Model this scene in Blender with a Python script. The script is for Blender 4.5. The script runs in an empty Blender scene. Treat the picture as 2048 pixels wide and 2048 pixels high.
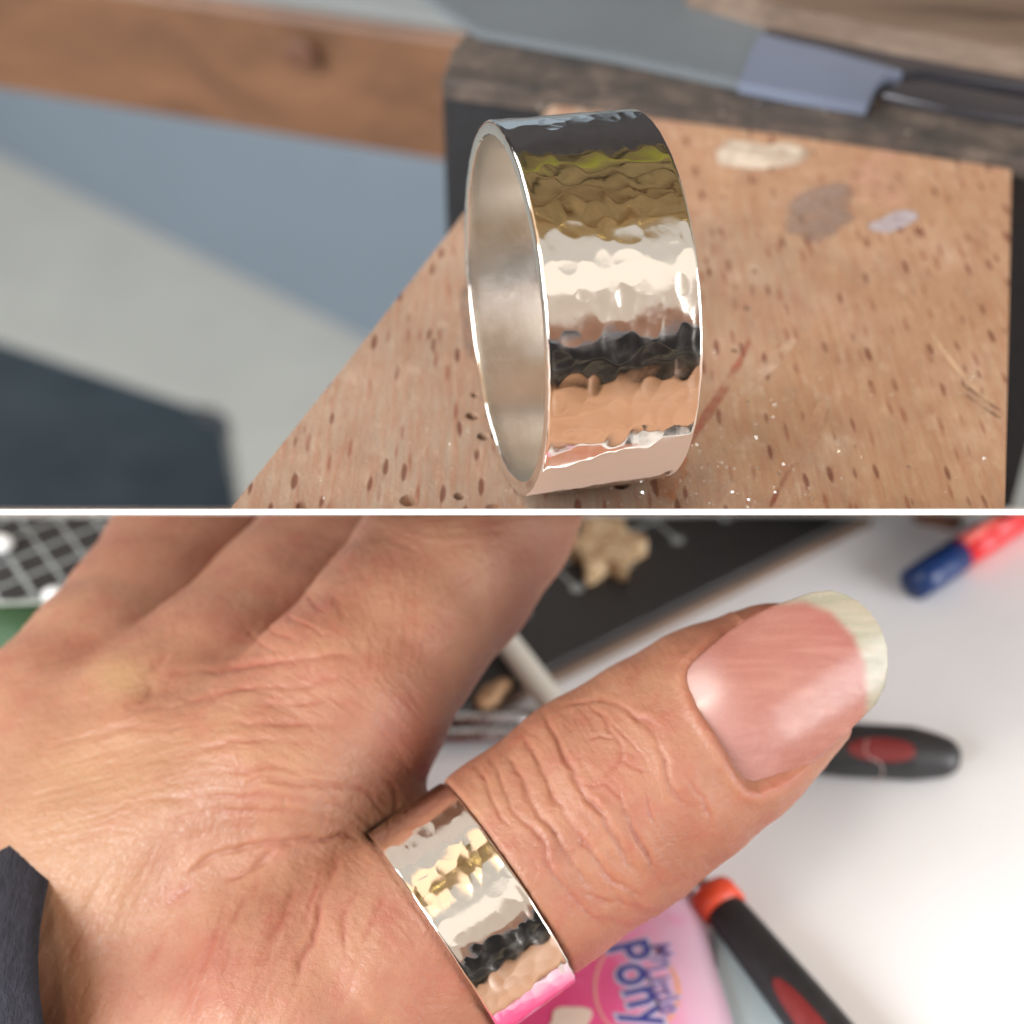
import bpy, bmesh, math, random
import numpy as np
from mathutils import Vector, Matrix, Euler
from mathutils.geometry import tessellate_polygon

sc = bpy.context.scene
COL = sc.collection
rnd = random.Random(7)
rng = np.random.default_rng(11)

# ------------------------------------------------------------------ camera
TH = math.radians(40.0)          # camera looks down by 40 degrees
FPX = 3350.0                     # focal length in pixels of the 2048 px photograph
HC = 0.122                       # camera height above the white table (m)
CT, ST = math.cos(TH), math.sin(TH)
cam_d = bpy.data.cameras.new('camera')
cam = bpy.data.objects.new('camera', cam_d)
COL.objects.link(cam)
cam.location = (0, 0, HC)
cam.rotation_euler = (math.radians(90) - TH, 0, 0)
cam_d.sensor_width = 36.0
cam_d.lens = 36.0 * FPX / 2048.0
cam_d.clip_start = 0.004
cam_d.clip_end = 50.0
cam_d.dof.use_dof = True
cam_d.dof.focus_distance = 0.1065
cam_d.dof.aperture_fstop = cam_d.lens / 2.0
sc.camera = cam

# ------------------------------------------------------------------ world and lamps (room light)
w = bpy.data.worlds.new('World')
sc.world = w
w.use_nodes = True
bg = w.node_tree.nodes['Background']
bg.inputs['Color'].default_value = (0.90, 0.835, 0.76, 1)
bg.inputs['Strength'].default_value = 0.52

def area(name, loc, target, sx, sy, power, color):
    l = bpy.data.lights.new(name, 'AREA')
    l.shape = 'RECTANGLE'; l.size = sx; l.size_y = sy
    l.energy = power; l.color = color
    o = bpy.data.objects.new(name, l)
    COL.objects.link(o)
    o.location = loc
    d = Vector(target) - Vector(loc)
    o.rotation_euler = d.to_track_quat('-Z', 'Y').to_euler()
    return o

area('ceiling_lamp', (-0.52, -0.14, 1.15), (0, 0.09, 0.03), 1.0, 0.70, 1.5, (1.0, 0.52, 0.20))
area('window_light', (-0.92, -0.66, 0.56), (0, 0.10, 0.03), 0.8, 0.8, 26.0, (0.93, 0.97, 1.0))
area('bench_window', (-1.2, 0.75, 0.9), (0, 0.3, 0.0), 0.8, 0.8, 14.0, (0.88, 0.94, 1.0))
area('front_fill', (0.30, -1.35, 0.98), (0, 0.10, 0.0), 2.8, 1.6, 4.8, (1.0, 0.87, 0.74))  # fill light added behind the camera, mirrored as the ring's cream band
area('desk_lamp', (-0.16, -0.36, 0.90), (0, 0.08, 0.05), 0.10, 0.10, 0.9, (1.0, 0.88, 0.70))

area('right_fill', (1.35, -0.72, 0.42), (0.03, 0.10, 0.0), 1.0, 1.0, 20.0, (0.97, 0.98, 1.0))  # fill light added at the right to whiten the worktop
sc.view_settings.view_transform = 'Standard'
sc.view_settings.look = 'None'
sc.view_settings.exposure = 0.60
sc.view_settings.gamma = 1.0
sc.cycles.use_denoising = True
sc.cycles.max_bounces = 8
sc.cycles.caustics_reflective = False
sc.cycles.sample_clamp_indirect = 6.0

# ------------------------------------------------------------------ coordinates
def cam2w(x, y, d):              # millimetres right, up, ahead of the lens -> world metres
    return Vector((x, d * CT + y * ST, HC * 1000 - d * ST + y * CT)) * 0.001

def at(px, py, d):               # a point seen at px, py, d mm ahead
    return cam2w((px - 1024) / FPX * d, (1024 - py) / FPX * d, d)

def on(px, py, z):               # the point of the level z (m) seen at px, py
    v = (1024 - py) / FPX
    d = (HC - z) * 1000 / (ST - v * CT)
    return at(px, py, d)

def srgb(r, g, b):
    f = lambda c: (c / 255 / 12.92) if c / 255 <= 0.04045 else ((c / 255 + 0.055) / 1.055) ** 2.4
    return (f(r), f(g), f(b), 1.0)

# ------------------------------------------------------------------ objects
def tag(o, label=None, cat=None, group=None, kind=None):
    if label: o['label'] = label
    if cat: o['category'] = cat
    if group: o['group'] = group
    if kind: o['kind'] = kind
    return o

def link(name, me, mat=None, parent=None, smooth=False):
    o = bpy.data.objects.new(name, me)
    COL.objects.link(o)
    if mat: me.materials.append(mat)
    if parent:
        o.parent = parent
        o.matrix_parent_inverse = Matrix.Identity(4)
        o.matrix_local = parent_inv(parent)
    if smooth and len(me.polygons):
        me.polygons.foreach_set('use_smooth', [True] * len(me.polygons))
    return o

def parent_inv(p):               # vertices are in world coordinates; the empty sits at loc
    m = Matrix.Translation(p.location)
    q = p.parent
    return m.inverted() if q is None else Matrix.Identity(4)

def empty(name, loc, **kw):
    o = bpy.data.objects.new(name, None)
    o.empty_display_size = 0.005
    COL.objects.link(o)
    o.location = loc
    return tag(o, **kw)

def mesh_from(verts, faces, name='m'):
    me = bpy.data.meshes.new(name)
    me.from_pydata([tuple(v) for v in verts], [], faces)
    me.update()
    return me

def from_bm(bm, name='m'):
    bmesh.ops.recalc_face_normals(bm, faces=bm.faces)
    me = bpy.data.meshes.new(name)
    bm.to_mesh(me); bm.free()
    return me

def prism(bm, top, drop=None, bottom=None, bevel=0.0, seg=2):
    """top: list of world points; drop: vector down to the lower outline."""
    b = bottom or [p + drop for p in top]
    vt = [bm.verts.new(p) for p in top]
    vb = [bm.verts.new(p) for p in b]
    ft = bm.faces.new(vt); bm.faces.new(vb[::-1])
    n = len(vt)
    for i in range(n):
        bm.faces.new((vt[i], vb[i], vb[(i + 1) % n], vt[(i + 1) % n]))
    if bevel > 0:
        ed = [e for e in ft.edges]
        bmesh.ops.bevel(bm, geom=ed, offset=bevel, segments=seg, profile=0.5, affect='EDGES')
    return bm

def slab(name, pts, z, t, mat, parent=None, bevel=0.0, smooth=False):
    """outline given by photograph pixels on the level z, t metres thick downwards"""
    bm = bmesh.new()
    top = [on(x, y, z) for x, y in pts]
    prism(bm, top, Vector((0, 0, -t)), bevel=bevel)
    return link(name, from_bm(bm), mat, parent, smooth)

def round_poly(pts, r, n=5):
    out = []
    m = len(pts)
    for i in range(m):
        p0, p1, p2 = Vector(pts[i - 1]), Vector(pts[i]), Vector(pts[(i + 1) % m])
        a = (p0 - p1); b = (p2 - p1)
        ra = min(r, a.length * .45); rb = min(r, b.length * .45)
        s = p1 + a.normalized() * ra; e = p1 + b.normalized() * rb
        for k in range(n + 1):
            t = k / n
            out.append(tuple(s * (1 - t) ** 2 + p1 * 2 * t * (1 - t) + e * t * t))
    return out

def blob(cx, cy, rx, ry, ang=0, n=26, amp=0.18, seed=0):
    r_ = random.Random(seed)
    ph = [r_.uniform(0, 6.28) for _ in range(5)]
    am = [r_.uniform(.3, 1) * amp / (k * .6 + 1) for k in range(5)]
    out = []
    for i in range(n):
        a = 2 * math.pi * i / n
        s = 1 + sum(am[k] * math.sin((k + 2) * a + ph[k]) for k in range(5))
        x, y = rx * s * math.cos(a), ry * s * math.sin(a)
        out.append((cx + x * math.cos(ang) - y * math.sin(ang), cy + x * math.sin(ang) + y * math.cos(ang)))
    return out

def tube(pts, radii, seg=16, squash=1.0, up=Vector((0, 0, 1)), caps=True):
    """swept round (or flattened) bar through world points"""
    V, Fc = [], []
    n = len(pts)
    for i, p in enumerate(pts):
        t = (pts[min(i + 1, n - 1)] - pts[max(i - 1, 0)]).normalized()
        s = t.cross(up).normalized(); u = s.cross(t).normalized()
        for k in range(seg):
            a = 2 * math.pi * k / seg
            V.append(p + s * math.cos(a) * radii[i] + u * math.sin(a) * radii[i] * squash)
    for i in range(n - 1):
        for k in range(seg):
            Fc.append((i * seg + k, i * seg + (k + 1) % seg, (i + 1) * seg + (k + 1) % seg, (i + 1) * seg + k))
    if caps:
        Fc.append(tuple(range(seg))[::-1])
        Fc.append(tuple((n - 1) * seg + k for k in range(seg)))
    return mesh_from(V, Fc)

# ------------------------------------------------------------------ materials
class M:
    def __init__(s, name):
        s.m = bpy.data.materials.new(name)
        s.m.use_nodes = True
        s.nt = s.m.node_tree
        s.N = s.nt.nodes
        s.b = s.N['Principled BSDF']
    def n(s, t, **kw):
        nd = s.N.new(t)
        for k, v in kw.items():
            if hasattr(nd, k): setattr(nd, k, v)
        return nd
    def l(s, a, b): s.nt.links.new(a, b)
    def val(s, nd, k, v):
        if hasattr(v, 'is_output') or isinstance(v, bpy.types.NodeSocket): s.l(v, nd.inputs[k])
        else: nd.inputs[k].default_value = v
    def coord(s, scale=(1, 1, 1), rot=(0, 0, 0), kind='Object', loc=(0, 0, 0)):
        tc = s.n('ShaderNodeTexCoord'); mp = s.n('ShaderNodeMapping')
        s.l(tc.outputs[kind], mp.inputs['Vector'])
        mp.inputs['Scale'].default_value = scale
        mp.inputs['Rotation'].default_value = rot
        mp.inputs['Location'].default_value = loc
        return mp.outputs['Vector']
    def noise(s, vec, scale, detail=4, rough=.55, dist=0.0):
        nd = s.n('ShaderNodeTexNoise')
        s.l(vec, nd.inputs['Vector'])
        nd.inputs['Scale'].default_value = scale; nd.inputs['Detail'].default_value = detail
        nd.inputs['Roughness'].default_value = rough; nd.inputs['Distortion'].default_value = dist
        return nd.outputs['Fac']
    def vor(s, vec, scale, feature='F1', rand=1.0):
        nd = s.n('ShaderNodeTexVoronoi'); nd.feature = feature
        s.l(vec, nd.inputs['Vector'])
        nd.inputs['Scale'].default_value = scale; nd.inputs['Randomness'].default_value = rand
        return nd.outputs['Distance']
    def ramp(s, fac, stops, interp='LINEAR'):
        nd = s.n('ShaderNodeValToRGB'); nd.color_ramp.interpolation = interp
        e = nd.color_ramp.elements
        while len(e) < len(stops): e.new(0.5)
        for i, (p, c) in enumerate(stops):
            e[i].position = p; e[i].color = c if len(c) == 4 else (*c, 1)
        s.l(fac, nd.inputs['Fac'])
        return nd.outputs['Color']
    def step(s, fac, a, b, lo=0.0, hi=1.0):
        nd = s.n('ShaderNodeMapRange'); nd.clamp = True
        s.l(fac, nd.inputs[0])
        for k, v in zip((1, 2, 3, 4), (a, b, lo, hi)): nd.inputs[k].default_value = v
        return nd.outputs[0]
    def mix(s, fac, a, b, mode='MIX'):
        nd = s.n('ShaderNodeMix'); nd.data_type = 'RGBA'; nd.blend_type = mode
        s.val(nd, 0, fac); s.val(nd, 6, a); s.val(nd, 7, b)
        return nd.outputs[2]
    def math(s, op, a, b=0.0):
        nd = s.n('ShaderNodeMath'); nd.operation = op
        s.val(nd, 0, a); s.val(nd, 1, b)
        return nd.outputs[0]
    def bump(s, h, strength=.3, dist=.0005):
        nd = s.n('ShaderNodeBump')
        s.l(h, nd.inputs['Height'])
        nd.inputs['Strength'].default_value = strength; nd.inputs['Distance'].default_value = dist
        s.l(nd.outputs['Normal'], s.b.inputs['Normal'])
        return nd
    def set(s, **kw):
        for k, v in kw.items():
            k = k.replace('_', ' ')
            s.val(s.b, k, v)
        return s

def simple(name, col, rough=.5, var=.12, scale=800.0, metal=0.0, bump=.15, spec=.5, bd=.0002):
    m = M(name)
    v = m.coord()
    n = m.noise(v, scale, 5)
    n2 = m.noise(v, scale * .12, 3)
    f = m.math('ADD', m.math('MULTIPLY', n, .5), m.math('MULTIPLY', n2, .5))
    lo = tuple(c * (1 - var * 1.6) for c in col[:3]) + (1,)
    hi = tuple(min(1, c * (1 + var * 1.3)) for c in col[:3]) + (1,)
    m.set(Base_Color=m.ramp(f, [(.3, lo), (.7, hi)]), Roughness=m.step(n, .3, .7, max(.02, rough - .08), min(1, rough + .08)), Metallic=metal)
    m.b.inputs['Specular IOR Level'].default_value = spec
    if bump: m.bump(n, bump, bd)
    return m.m

# beech bench pin
def mat_pin():
    m = M('worn_beech')
    v = m.coord()
    base = m.ramp(m.noise(v, 60, 5, .6, .5), [(.30, srgb(128, 98, 72)), (.50, srgb(148, 117, 87)), (.70, srgb(162, 132, 104))])
    # the left half is greyer and pinker, the right half more orange
    sx = m.n('ShaderNodeSeparateXYZ'); m.l(v, sx.inputs[0])
    side = m.step(m.math('ADD', sx.outputs['X'], m.math('MULTIPLY', m.math('SUBTRACT', m.noise(v, 45, 3), .5), .05)), .006, .024)
    tint = m.mix(side, srgb(136, 124, 110), srgb(158, 118, 78))
    c = m.mix(.55, base, tint)
    # big soft stains
    c = m.mix(m.step(m.noise(v, 120, 4, .6, .4), .50, .70, 0, .45), c, srgb(150, 108, 80))
    c = m.mix(m.step(m.noise(m.coord(loc=(3, 1, 0)), 120, 5, .65, .2), .52, .76, 0, .35), c, srgb(190, 170, 150))
    c = m.mix(m.step(m.noise(m.coord(loc=(7, 4, 0)), 95, 4, .6, .2), .54, .74, 0, .45), c, srgb(140, 108, 84))
    c = m.mix(m.step(m.noise(m.coord(loc=(5, 2, 0), scale=(1, .45, 1)), 420, 6, .7, .3), .46, .66, 0, .42), c, srgb(112, 78, 56))
    c = m.mix(m.step(m.noise(m.coord(loc=(1, 8, 0), scale=(1, .5, 1)), 700, 5, .7), .54, .70, 0, .40), c, srgb(196, 172, 148))
    c = m.mix(.24, c, srgb(176, 152, 136))
    # fine grain along Y
    g = m.noise(m.coord(scale=(1, .07, 1), rot=(0, 0, math.radians(-8))), 2600, 4, .7)
    c = m.mix(m.step(g, .40, .66, 0, .55), c, srgb(146, 98, 72))
    # beech flecks
    vf = m.coord(scale=(1, .21, 1), rot=(0, 0, math.radians(-6)))
    wob = m.n('ShaderNodeVectorMath'); wob.operation = 'ADD'
    nz = m.n('ShaderNodeTexNoise'); m.l(vf, nz.inputs['Vector']); nz.inputs['Scale'].default_value = 500
    sc_ = m.n('ShaderNodeVectorMath'); sc_.operation = 'SCALE'; m.l(nz.outputs['Color'], sc_.inputs[0]); sc_.inputs['Scale'].default_value = .0006
    m.l(vf, wob.inputs[0]); m.l(sc_.outputs[0], wob.inputs[1])
    d = m.vor(wob.outputs[0], 930)
    dens = m.step(m.noise(v, 110, 3), .30, .46)
    fleck = m.math('MULTIPLY', m.step(d, .15, .23, 1, 0), dens)
    c = m.mix(m.math('MULTIPLY', fleck, .80), c, srgb(96, 50, 34))
    d2 = m.vor(m.coord(scale=(1, .15, 1), rot=(0, 0, math.radians(-7)), loc=(.3, .2, 0)), 1250)
    fl2 = m.math('MULTIPLY', m.step(d2, .15, .26, 1, 0), m.step(m.noise(v, 150, 2), .34, .5))
    c = m.mix(m.math('MULTIPLY', fl2, .62), c, srgb(120, 66, 48))
    # reddish rubbed stripe leading to the ring's foot
    m.set(Base_Color=c, Roughness=m.step(m.noise(v, 300, 3), .35, .65, .42, .7))
    m.b.inputs['Specular IOR Level'].default_value = .35
    h = m.math('SUBTRACT', m.math('ADD', m.noise(v, 3500, 5, .6), m.math('MULTIPLY', g, .8)), m.math('MULTIPLY', fleck, .9))
    m.bump(h, .45, .00015)
    return m.m

def mat_silver(name, rough, scr=0.0, tint=(.84, .80, .74, 1)):
    m = M(name)
    v = m.coord()
    m.set(Metallic=1.0, Base_Color=tint)
    r = m.noise(v, 900, 4)
    m.set(Roughness=m.step(r, .35, .7, rough * (.9 if scr else .6), rough * (1.1 if scr else 1.6)))
    if scr:
        h = m.noise(m.coord(scale=(1, .12, .9), rot=(.5, .2, .8)), 4200, 4, .7)
        h2 = m.noise(m.coord(scale=(.12, 1, 1), rot=(.1, .9, .3)), 5200, 3, .7)
        m.bump(m.math('ADD', h, h2), scr, .00006)
    else:
        m.bump(m.noise(v, 1500, 3, .5), .10, .00005)
    return m.m

def mat_skin():
    m = M('skin')
    v = m.coord()
    at_ = m.n('ShaderNodeAttribute'); at_.attribute_name = 'tone'
    c = m.ramp(m.noise(v, 140, 5, .6, .4), [(.32, srgb(142, 95, 74)), (.5, srgb(153, 107, 84)), (.68, srgb(160, 117, 91))])
    c = m.mix(m.step(m.noise(m.coord(loc=(2, 5, 1)), 420, 4, .6), .50, .68, 0, .35), c, srgb(150, 82, 70))
    c = m.mix(m.step(m.noise(m.coord(loc=(9, 5, 1)), 900, 4, .7), .55, .72, 0, .25), c, srgb(168, 126, 104))
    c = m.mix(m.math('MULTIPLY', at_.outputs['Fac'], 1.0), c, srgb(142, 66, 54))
    yl = m.n('ShaderNodeAttribute'); yl.attribute_name = 'pale'
    c = m.mix(yl.outputs['Fac'], c, srgb(156, 124, 88))
    m.set(Base_Color=c)
    m.b.inputs['Subsurface Weight'].default_value = .40
    m.b.inputs['Subsurface Radius'].default_value = (1.0, .38, .22)
    m.b.inputs['Subsurface Scale'].default_value = .0016
    m.set(Roughness=m.step(m.noise(v, 2200, 4), .35, .65, .40, .60))
    m.b.inputs['Specular IOR Level'].default_value = .42
    cr = m.vor(m.coord(scale=(1, 1, 1), rot=(.4, .2, .3)), 2300, 'DISTANCE_TO_EDGE')
    cr2 = m.noise(m.coord(scale=(.35, 1, 1), rot=(0, .3, .5)), 3600, 4, .65)
    fine = m.noise(v, 9000, 3, .6)
    h = m.math('ADD', m.math('MULTIPLY', m.step(cr, 0, .12), .45), m.math('ADD', m.math('MULTIPLY', cr2, 1.0), m.math('MULTIPLY', fine, .35)))
    m.bump(h, .30, .00010)
    return m.m

def mat_nail():
    m = M('fingernail')
    a = m.n('ShaderNodeAttribute'); a.attribute_name = 'tone'      # 0 cuticle .. 1 free edge
    b = m.n('ShaderNodeAttribute'); b.attribute_name = 'pale'
    v = m.coord()
    bed = m.ramp(m.noise(v, 130, 3), [(.35, srgb(140, 88, 78)), (.65, srgb(150, 100, 88))])
    bed = m.mix(m.step(a.outputs['Fac'], .0, .30, .45, 0), bed, srgb(176, 142, 138))
    bed = m.mix(m.step(a.outputs['Fac'], .62, .80, 0, .5), bed, srgb(138, 80, 72))
    stripes = m.noise(m.coord(scale=(.1, 1, 1), rot=(0, 0, -.62)), 900, 3)
    free = m.ramp(stripes, [(.35, srgb(134, 130, 112)), (.65, srgb(150, 146, 130))])
    c = m.mix(b.outputs['Fac'], bed, free)
    mo = m.n('ShaderNodeAttribute'); mo.attribute_name = 'moon_sheen'
    c = m.mix(mo.outputs['Fac'], c, srgb(205, 182, 178))  # half-moon and the nail's sheen, both painted pale
    rg = m.noise(m.coord(scale=(.06, 1, 1), rot=(0, 0, -.62)), 1700, 3, .6)
    c = m.mix(m.step(rg, .45, .7, 0, .16), c, srgb(196, 150, 134))
    m.set(Base_Color=c, Roughness=m.step(m.noise(v, 1800, 3), .35, .7, .22, .32))
    m.b.inputs['Subsurface Weight'].default_value = .0
    m.b.inputs['Subsurface Radius'].default_value = (1, .5, .4)
    m.b.inputs['Subsurface Scale'].default_value = .0008
    m.b.inputs['Coat Weight'].default_value = .10
    m.b.inputs['Coat Roughness'].default_value = .2
    m.bump(m.noise(m.coord(scale=(.3, 1, 1), rot=(0, 0, .55)), 1800, 2), .03, .0001)
    return m.m

PIN = mat_pin()
SILVER = mat_silver('hammered_silver', .10)
SILVER_IN = mat_silver('scratched_silver', .22, .16)
SKIN = mat_skin()
NAIL = mat_nail()
WHITE = simple('white_laminate', (.88, .885, .90, 1), .45, .03, 60, bump=.03)
MATB = simple('charcoal_vinyl', srgb(36, 33, 33), .55, .2, 900, bump=.25)
BLACK_RUB = simple('black_rubber', srgb(42, 42, 44), .45, .2, 1200, bump=.2)
RED_RUB = simple('red_rubber', srgb(118, 34, 34), .55, .12, 1200)
ORANGE_RED = simple('orange_red_plastic', srgb(224, 78, 48), .4, .06, 900)
BRASS = simple('brass', (.85, .62, .22, 1), .25, .1, 400, metal=1.0, bump=0)
STEEL = simple('brushed_steel', (.55, .55, .56, 1), .28, .15, 900, metal=1.0, bump=.1)

# ------------------------------------------------------------------ numpy helpers
def vnoise(x, y, seed=0):
    """smooth value noise, -1..1"""
    g = np.random.default_rng(seed).uniform(-1, 1, (256, 256))
    xi = np.floor(x).astype(int); yi = np.floor(y).astype(int)
    fx = x - xi; fy = y - yi
    fx = fx * fx * fx * (fx * (fx * 6 - 15) + 10); fy = fy * fy * fy * (fy * (fy * 6 - 15) + 10)
    a = g[xi % 256, yi % 256]; b = g[(xi + 1) % 256, yi % 256]
    c = g[xi % 256, (yi + 1) % 256]; d = g[(xi + 1) % 256, (yi + 1) % 256]
    return (a * (1 - fx) + b * fx) * (1 - fy) + (c * (1 - fx) + d * fx) * fy

def seg_dist(P, A, B):
    ab = B - A
    t = np.clip(((P - A) @ ab) / (ab @ ab + 1e-9), 0, 1)
    q = P - A - t[:, None] * ab
    return np.sqrt((q * q).sum(1)), t

def poly_dist(P, pts):
    """distance to a polyline, and the place along it 0..1"""
    pts = np.asarray(pts, float)
    L = np.r_[0, np.cumsum(np.linalg.norm(np.diff(pts, axis=0), axis=1))]
    best = np.full(len(P), 1e9); where = np.zeros(len(P))
    for i in range(len(pts) - 1):
        d, t = seg_dist(P, pts[i], pts[i + 1])
        k = d < best
        best[k] = d[k]; where[k] = (L[i] + t[k] * (L[i + 1] - L[i])) / L[-1]
    return best, where

def smooth_line(pts, it=2):
    pts = [np.array(p, float) for p in pts]
    for _ in range(it):
        q = [pts[0]]
        for a, b in zip(pts[:-1], pts[1:]): q += [a * .75 + b * .25, a * .25 + b * .75]
        q.append(pts[-1]); pts = q
    return np.array(pts)

def inside(P, poly):
    x, y = P[:, 0], P[:, 1]; r = np.zeros(len(P), bool); n = len(poly)
    for i in range(n):
        x0, y0 = poly[i]; x1, y1 = poly[(i + 1) % n]
        c = ((y0 > y) != (y1 > y)) & (x < (x1 - x0) * (y - y0) / (y1 - y0 + 1e-12) + x0)
        r ^= c
    return r

# ------------------------------------------------------------------ rings
def hammered_ring(name, cl, cr, R, thick, seed, edge=.16, ncell=150, depth=.045, smooth_zone=None):
    """cl, cr: centres of both rims (camera mm); R outer radius (mm)"""
    r_ = np.random.default_rng(seed)
    cl = np.array(cl); cr = np.array(cr)
    ax = cr - cl; W = np.linalg.norm(ax); ax /= W
    e1 = np.cross(ax, [0, 0, 1.0]); e1 /= np.linalg.norm(e1); e2 = np.cross(ax, e1)
    nu, nv = 900, 96
    u = np.linspace(0, 2 * np.pi, nu, endpoint=False)
    # profile: outer, rounded edge, rim, inner
    prof = []
    for k in range(nv): prof.append((edge + (W - 2 * edge) * k / (nv - 1), 0.0, 1))
    for k in range(1, 6):
        a = math.pi / 2 * k / 5; prof.append((W - edge + edge * math.sin(a), -edge + edge * math.cos(a), 0))
    ei = edge * .6
    for k in range(0, 5):
        a = math.pi / 2 * k / 4; prof.append((W - ei + ei * math.cos(a), -(thick - ei) - ei * math.sin(a), 0))
    for k in range(1, 12): prof.append((W - ei - (W - 2 * ei) * k / 12, -thick, 2))
    for k in range(0, 5):
        a = math.pi / 2 * k / 4; prof.append((ei - ei * math.sin(a), -(thick - ei) - ei * math.cos(a), 0))
    for k in range(0, 5):
        a = math.pi / 2 * k / 5; prof.append((edge - edge * math.cos(a), -edge + edge * math.sin(a), 0))
    prof = np.array(prof); npf = len(prof)
    U, S = np.meshgrid(u, prof[:, 0], indexing='ij')
    D = np.tile(prof[:, 1], (nu, 1)).astype(float)
    outer = prof[:, 2] == 1
    # hammer dimples (arc length, axial)
    A = U * R
    H = np.zeros_like(D)
    circ = 2 * np.pi * R
    cell = math.sqrt(circ * W / ncell)
    for _ in range(ncell):
        ca, cs = r_.uniform(0, circ), r_.uniform(-.5, W + .5)
        rad = cell * r_.uniform(.55, 1.05); ecc = r_.uniform(.65, 1.3)
        da = (A - ca + circ / 2) % circ - circ / 2
        q = (da * ecc / rad) ** 2 + ((S - cs) / ecc / rad) ** 2
        dim = -depth * r_.uniform(.5, 1.1) * np.clip(1 - q, 0, None) ** 1.08
        H = np.minimum(H, H * .10 + dim)
    H += .010 * vnoise(A / 2.2, S / 2.2, seed) + .004 * vnoise(A / .8, S / .8, seed + 1)
    fade = np.clip(np.minimum(S, W - S) / .5, 0.25, 1)
    D += np.where(outer[None, :], H * fade, H * .25 * (prof[:, 2] == 0)[None, :] * (D > -thick * .6))
    rim = (prof[:, 2] == 0)[None, :]
    S2 = S + np.where(rim, .018 * vnoise(A / .7, S * 0 + .3, seed + 3), 0)
    D = D + np.where((prof[:, 2] == 2)[None, :],   .004 * vnoise(A / 1.6, S / 1.2, seed + 5), 0)
    Rr = R + D
    P = cl + ax * S2[..., None] + (e1 * np.cos(U)[..., None] + e2 * np.sin(U)[..., None]) * Rr[..., None]
    P = P.reshape(-1, 3)
    Wd = np.stack([P[:, 0], P[:, 2] * CT + P[:, 1] * ST, HC * 1000 - P[:, 2] * ST + P[:, 1] * CT], 1) * .001
    i = np.arange(nu)[:, None]; j = np.arange(npf)[None, :]
    i2 = (i + 1) % nu; j2 = (j + 1) % npf
    Fq = np.stack([i * npf + j, i * npf + j2 + 0 * i, i2 * npf + j2, i2 * npf + j + 0 * i2], -1).reshape(-1, 4)
    me = np_mesh(Wd, Fq)
    me.materials.append(SILVER); me.materials.append(SILVER_IN)
    mi = np.tile((prof[:, 2] == 2).astype(np.int32), nu)
    me.polygons.foreach_set('material_index', mi)
    me.validate(); me.update()
    bm = bmesh.new(); bm.from_mesh(me); bmesh.ops.recalc_face_normals(bm, faces=bm.faces); bm.to_mesh(me); bm.free()
    me.polygons.foreach_set('use_smooth', np.ones(len(me.polygons), bool))
    o = bpy.data.objects.new(name, me); COL.objects.link(o)
    return o, Wd

def np_mesh(V, Fq):
    me = bpy.data.meshes.new('m')
    me.vertices.add(len(V)); me.vertices.foreach_set('co', V.astype(np.float32).ravel())
    k = Fq.shape[1]
    me.loops.add(Fq.size); me.loops.foreach_set('vertex_index', Fq.astype(np.int32).ravel())
    me.polygons.add(len(Fq))
    me.polygons.foreach_set('loop_start', (np.arange(len(Fq)) * k).astype(np.int32))
    me.update(calc_edges=True)
    return me

def camp(px, py, d): return ((px - 1024) / FPX * d, (1024 - py) / FPX * d, d)

RB = 12.39
ring_a, WA = hammered_ring('silver_ring', camp(1005, 622, 111.0), camp(1287, 594, 112.9), RB, 1.0, 5, edge=.22, ncell=520, depth=.042)
tag(ring_a, 'wide hammered silver ring standing on edge on the worn wooden bench pin', 'ring')
PZ = float(WA[:, 2].min()) + .00005          # the level of the bench pin's top
ring_b, WB = hammered_ring('silver_ring', camp(866, 1868, 117.4), camp(1014, 1763, 118.7), 8.38, .50, 9, edge=.16, ncell=400, depth=.030)
tag(ring_b, 'hammered silver band worn on the outstretched thumb', 'ring')

# ------------------------------------------------------------------ white sheet between the two set-ups
TABLE_D = HC * 1000 / ST                      # where the table meets the sheet's level
def cam_box(x0, x1, y0, y1, d0, d1):
    V = [cam2w(x, y, d) for d in (d0, d1) for y in (y0, y1) for x in (x0, x1)]
    Fc = [(0, 1, 3, 2), (4, 6, 7, 5), (0, 4, 5, 1), (2, 3, 7, 6), (0, 2, 6, 4), (1, 5, 7, 3)]
    return mesh_from(V, Fc)
mp = M('white_paper')
mp.set(Base_Color=(.93, .93, .93, 1), Roughness=.9)
mp.b.inputs['Specular IOR Level'].default_value = .1
tr = mp.n('ShaderNodeBsdfTranslucent'); tr.inputs['Color'].default_value = (.95, .95, .95, 1)
mxs = mp.n('ShaderNodeMixShader'); mxs.inputs[0].default_value = .95
out = mp.N['Material Output']
mp.l(mp.b.outputs[0], mxs.inputs[1]); mp.l(tr.outputs[0], mxs.inputs[2]); mp.l(mxs.outputs[0], out.inputs['Surface'])
# the cut front edge is opaque card
edge_m = simple('white_card_edge', (.96, .96, .96, 1), .8, .0, 500, bump=0)
dv = cam_box(-62, 62, -.186, .186, 106.9, TABLE_D - .2)
sheet = link('divider_sheet', dv, edge_m)
sheet.data.materials.append(mp.m)
kf = M('reflection_face'); kf.set(Base_Color=srgb(150, 100, 70), Roughness=.9)  # brown put on the upper face so the ring mirrors a wood tone
tr2 = kf.n('ShaderNodeBsdfTranslucent'); tr2.inputs['Color'].default_value = (.97, .92, .86, 1)
mx2 = kf.n('ShaderNodeMixShader'); mx2.inputs[0].default_value = .82
kf.l(kf.b.outputs[0], mx2.inputs[1]); kf.l(tr2.outputs[0], mx2.inputs[2]); kf.l(mx2.outputs[0], kf.N['Material Output'].inputs['Surface'])
sheet.data.materials.append(kf.m)
for p in sheet.data.polygons:
    if p.index != 0: p.material_index = 2 if p.index == 3 else 1
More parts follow.
